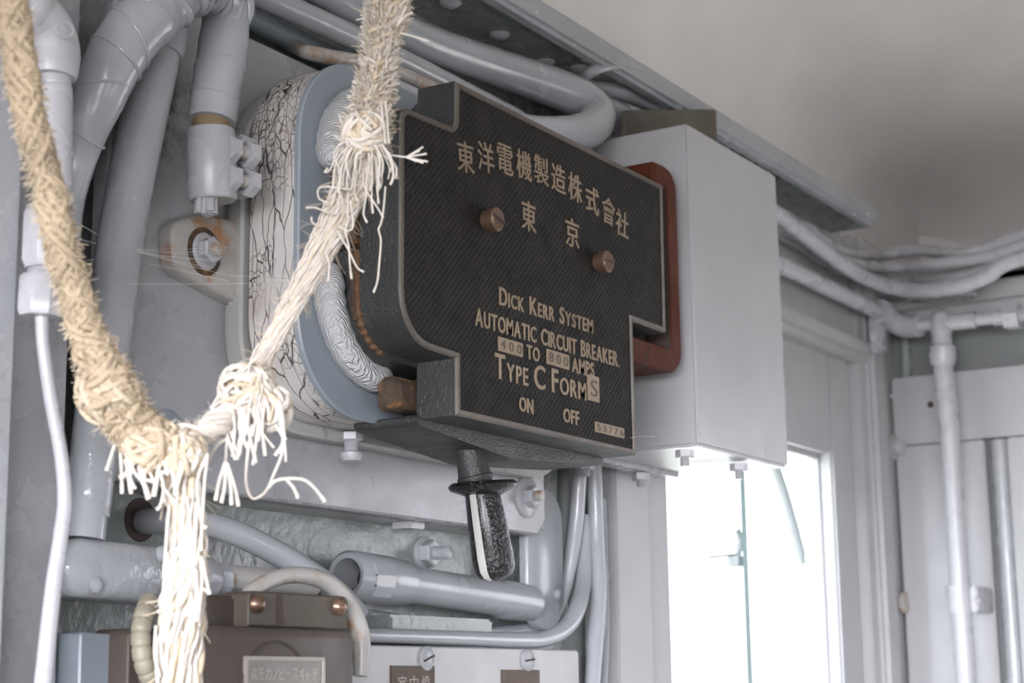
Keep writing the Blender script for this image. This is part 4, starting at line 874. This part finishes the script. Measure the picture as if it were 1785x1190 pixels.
for q in ([(440, 740), (432, 790), (429, 840), (440, 868), (462, 858), (478, 825), (492, 790), (494, 765), (480, 740)], [(468, 850), (480, 838), (500, 834), (530, 836), (550, 852), (567, 874)], [(500, 836), (512, 850), (520, 868)], [(398, 740), (394, 790), (393, 810)],
          [(393, 805), (382, 840), (376, 872)], [(393, 808), (392, 845), (386, 876)], [(395, 806), (402, 845), (404, 880)], [(396, 806), (410, 850), (416, 882)], [(426, 735), (420, 770), (414, 798)], [(450, 740), (444, 790), (441, 810)], [(486, 720), (496, 760), (488, 790)], [(494, 730), (493, 770), (480, 794)],
          [(432, 650), (440, 620), (452, 598)], [(415, 655), (445, 625), (470, 600)], [(425, 680), (440, 720), (462, 760), (478, 780)], [(458, 670), (450, 710), (440, 760)], [(372, 740), (400, 752), (410, 756)], [(380, 690), (368, 712), (382, 700)], [(410, 648), (420, 668), (438, 700), (450, 740)],
          [(360, 795), (346, 830), (344, 860), (352, 910), (360, 920)], [(362, 790), (356, 850), (352, 920), (350, 960)], [(200, 775), (192, 800), (186, 820)], [(210, 790), (212, 820), (213, 860)], [(218, 800), (228, 835), (236, 852)], [(225, 800), (240, 830), (262, 838), (275, 842)], [(270, 800), (285, 845), (280, 880), (273, 888)],
          [(282, 845), (300, 868), (310, 875)], [(240, 772), (242, 798), (244, 806)], [(248, 772), (254, 795), (256, 802)], [(400, 762), (375, 780), (350, 830), (338, 842)], [(352, 970), (362, 1020), (366, 1035)], [(350, 1025), (358, 1028), (366, 1034)], [(300, 1040), (284, 1062), (275, 1066)],
          [(300, 1100), (288, 1150), (290, 1200)], [(272, 1090), (270, 1140), (278, 1180)], [(298, 1020), (288, 1060), (282, 1100), (272, 1130), (276, 1200)]):
    thread(q, D3 if q[0][0] > 330 and q[0][1] < 790 else .842, .0009 if q[0][1] > 700 else .0006)
for _ in range(16):
    x = random.uniform(396, 492); thread([(x, random.uniform(700, 725)), (x+random.uniform(-8, 8), 745), (x+random.uniform(-14, 14), random.uniform(755, 815))], D3, random.choice((.0006, .0009)))
for _ in range(13):
    x = random.uniform(215, 320); thread([(x, random.uniform(785, 805)), (x+random.uniform(-8, 8), 818), (x+random.uniform(-14, 14), random.uniform(825, 870))], .842, random.choice((.0009, .0012)))
for _ in range(22):
    x = random.uniform(290, 352); y = random.uniform(860, 1050); thread([(x, y), (x+random.uniform(-10, 6), y+50), (x+random.uniform(-16, 12), y+random.uniform(80, 130))], .842, random.choice((.0009, .0013)))
mb.finish('left_threads', M['fibre'], rope, 80)

#==COBWEB==
mb = MB()
for _ in range(16):
    y0 = 437+random.uniform(-4, 4); x1 = random.uniform(330, 405); y1 = 440+random.uniform(-18, 45)*(x1-240)/170
    a = at(237+random.uniform(-5, 5), y0, Y=.085); b = at(x1, y1, Y=.100); c = a.lerp(b, .5)+Vector((0, 0, -.0008)); mb.tube([a, c, b], .00007, 3)
for q in ([(135, 388), (172, 410)], [(135, 416), (168, 424)], [(145, 455), (165, 452)], [(225, 495), (400, 494), (560, 490), (620, 482), (648, 462)], [(400, 480), (560, 487), (615, 478)], [(260, 460), (300, 468), (400, 490)], [(1098, 763), (1120, 760), (1148, 761)]):
    mb.tube(spline([at(x, y, Y=.05 if x > 240 and x < 700 else .08 if x < 700 else -.004) for x, y in q], 6), .00012, 3)
o = tag(mb.finish('cobweb', M['web'], None, 80), 'fine cobweb strands between the straight conduit, mounting lug and black cover', 'cobweb'); o['kind'] = 'stuff'

# repeats that stand in rows
for o in COL.objects:
    k = o.name.split('.')[0]
    g = {'overhead_conduit': 'conduits running overhead behind the circuit breaker', 'cable_loop': 'cable loops beside the hairpin conduit', 'cable': 'cables sagging round the corner',
         'upright_cable': 'upright cables left of the window', 'bent_cable': 'cables curving down to the lower panel', 'wall_board': 'boards of the end wall'}.get(k)
    if g and o.parent is None: o['group'] = g
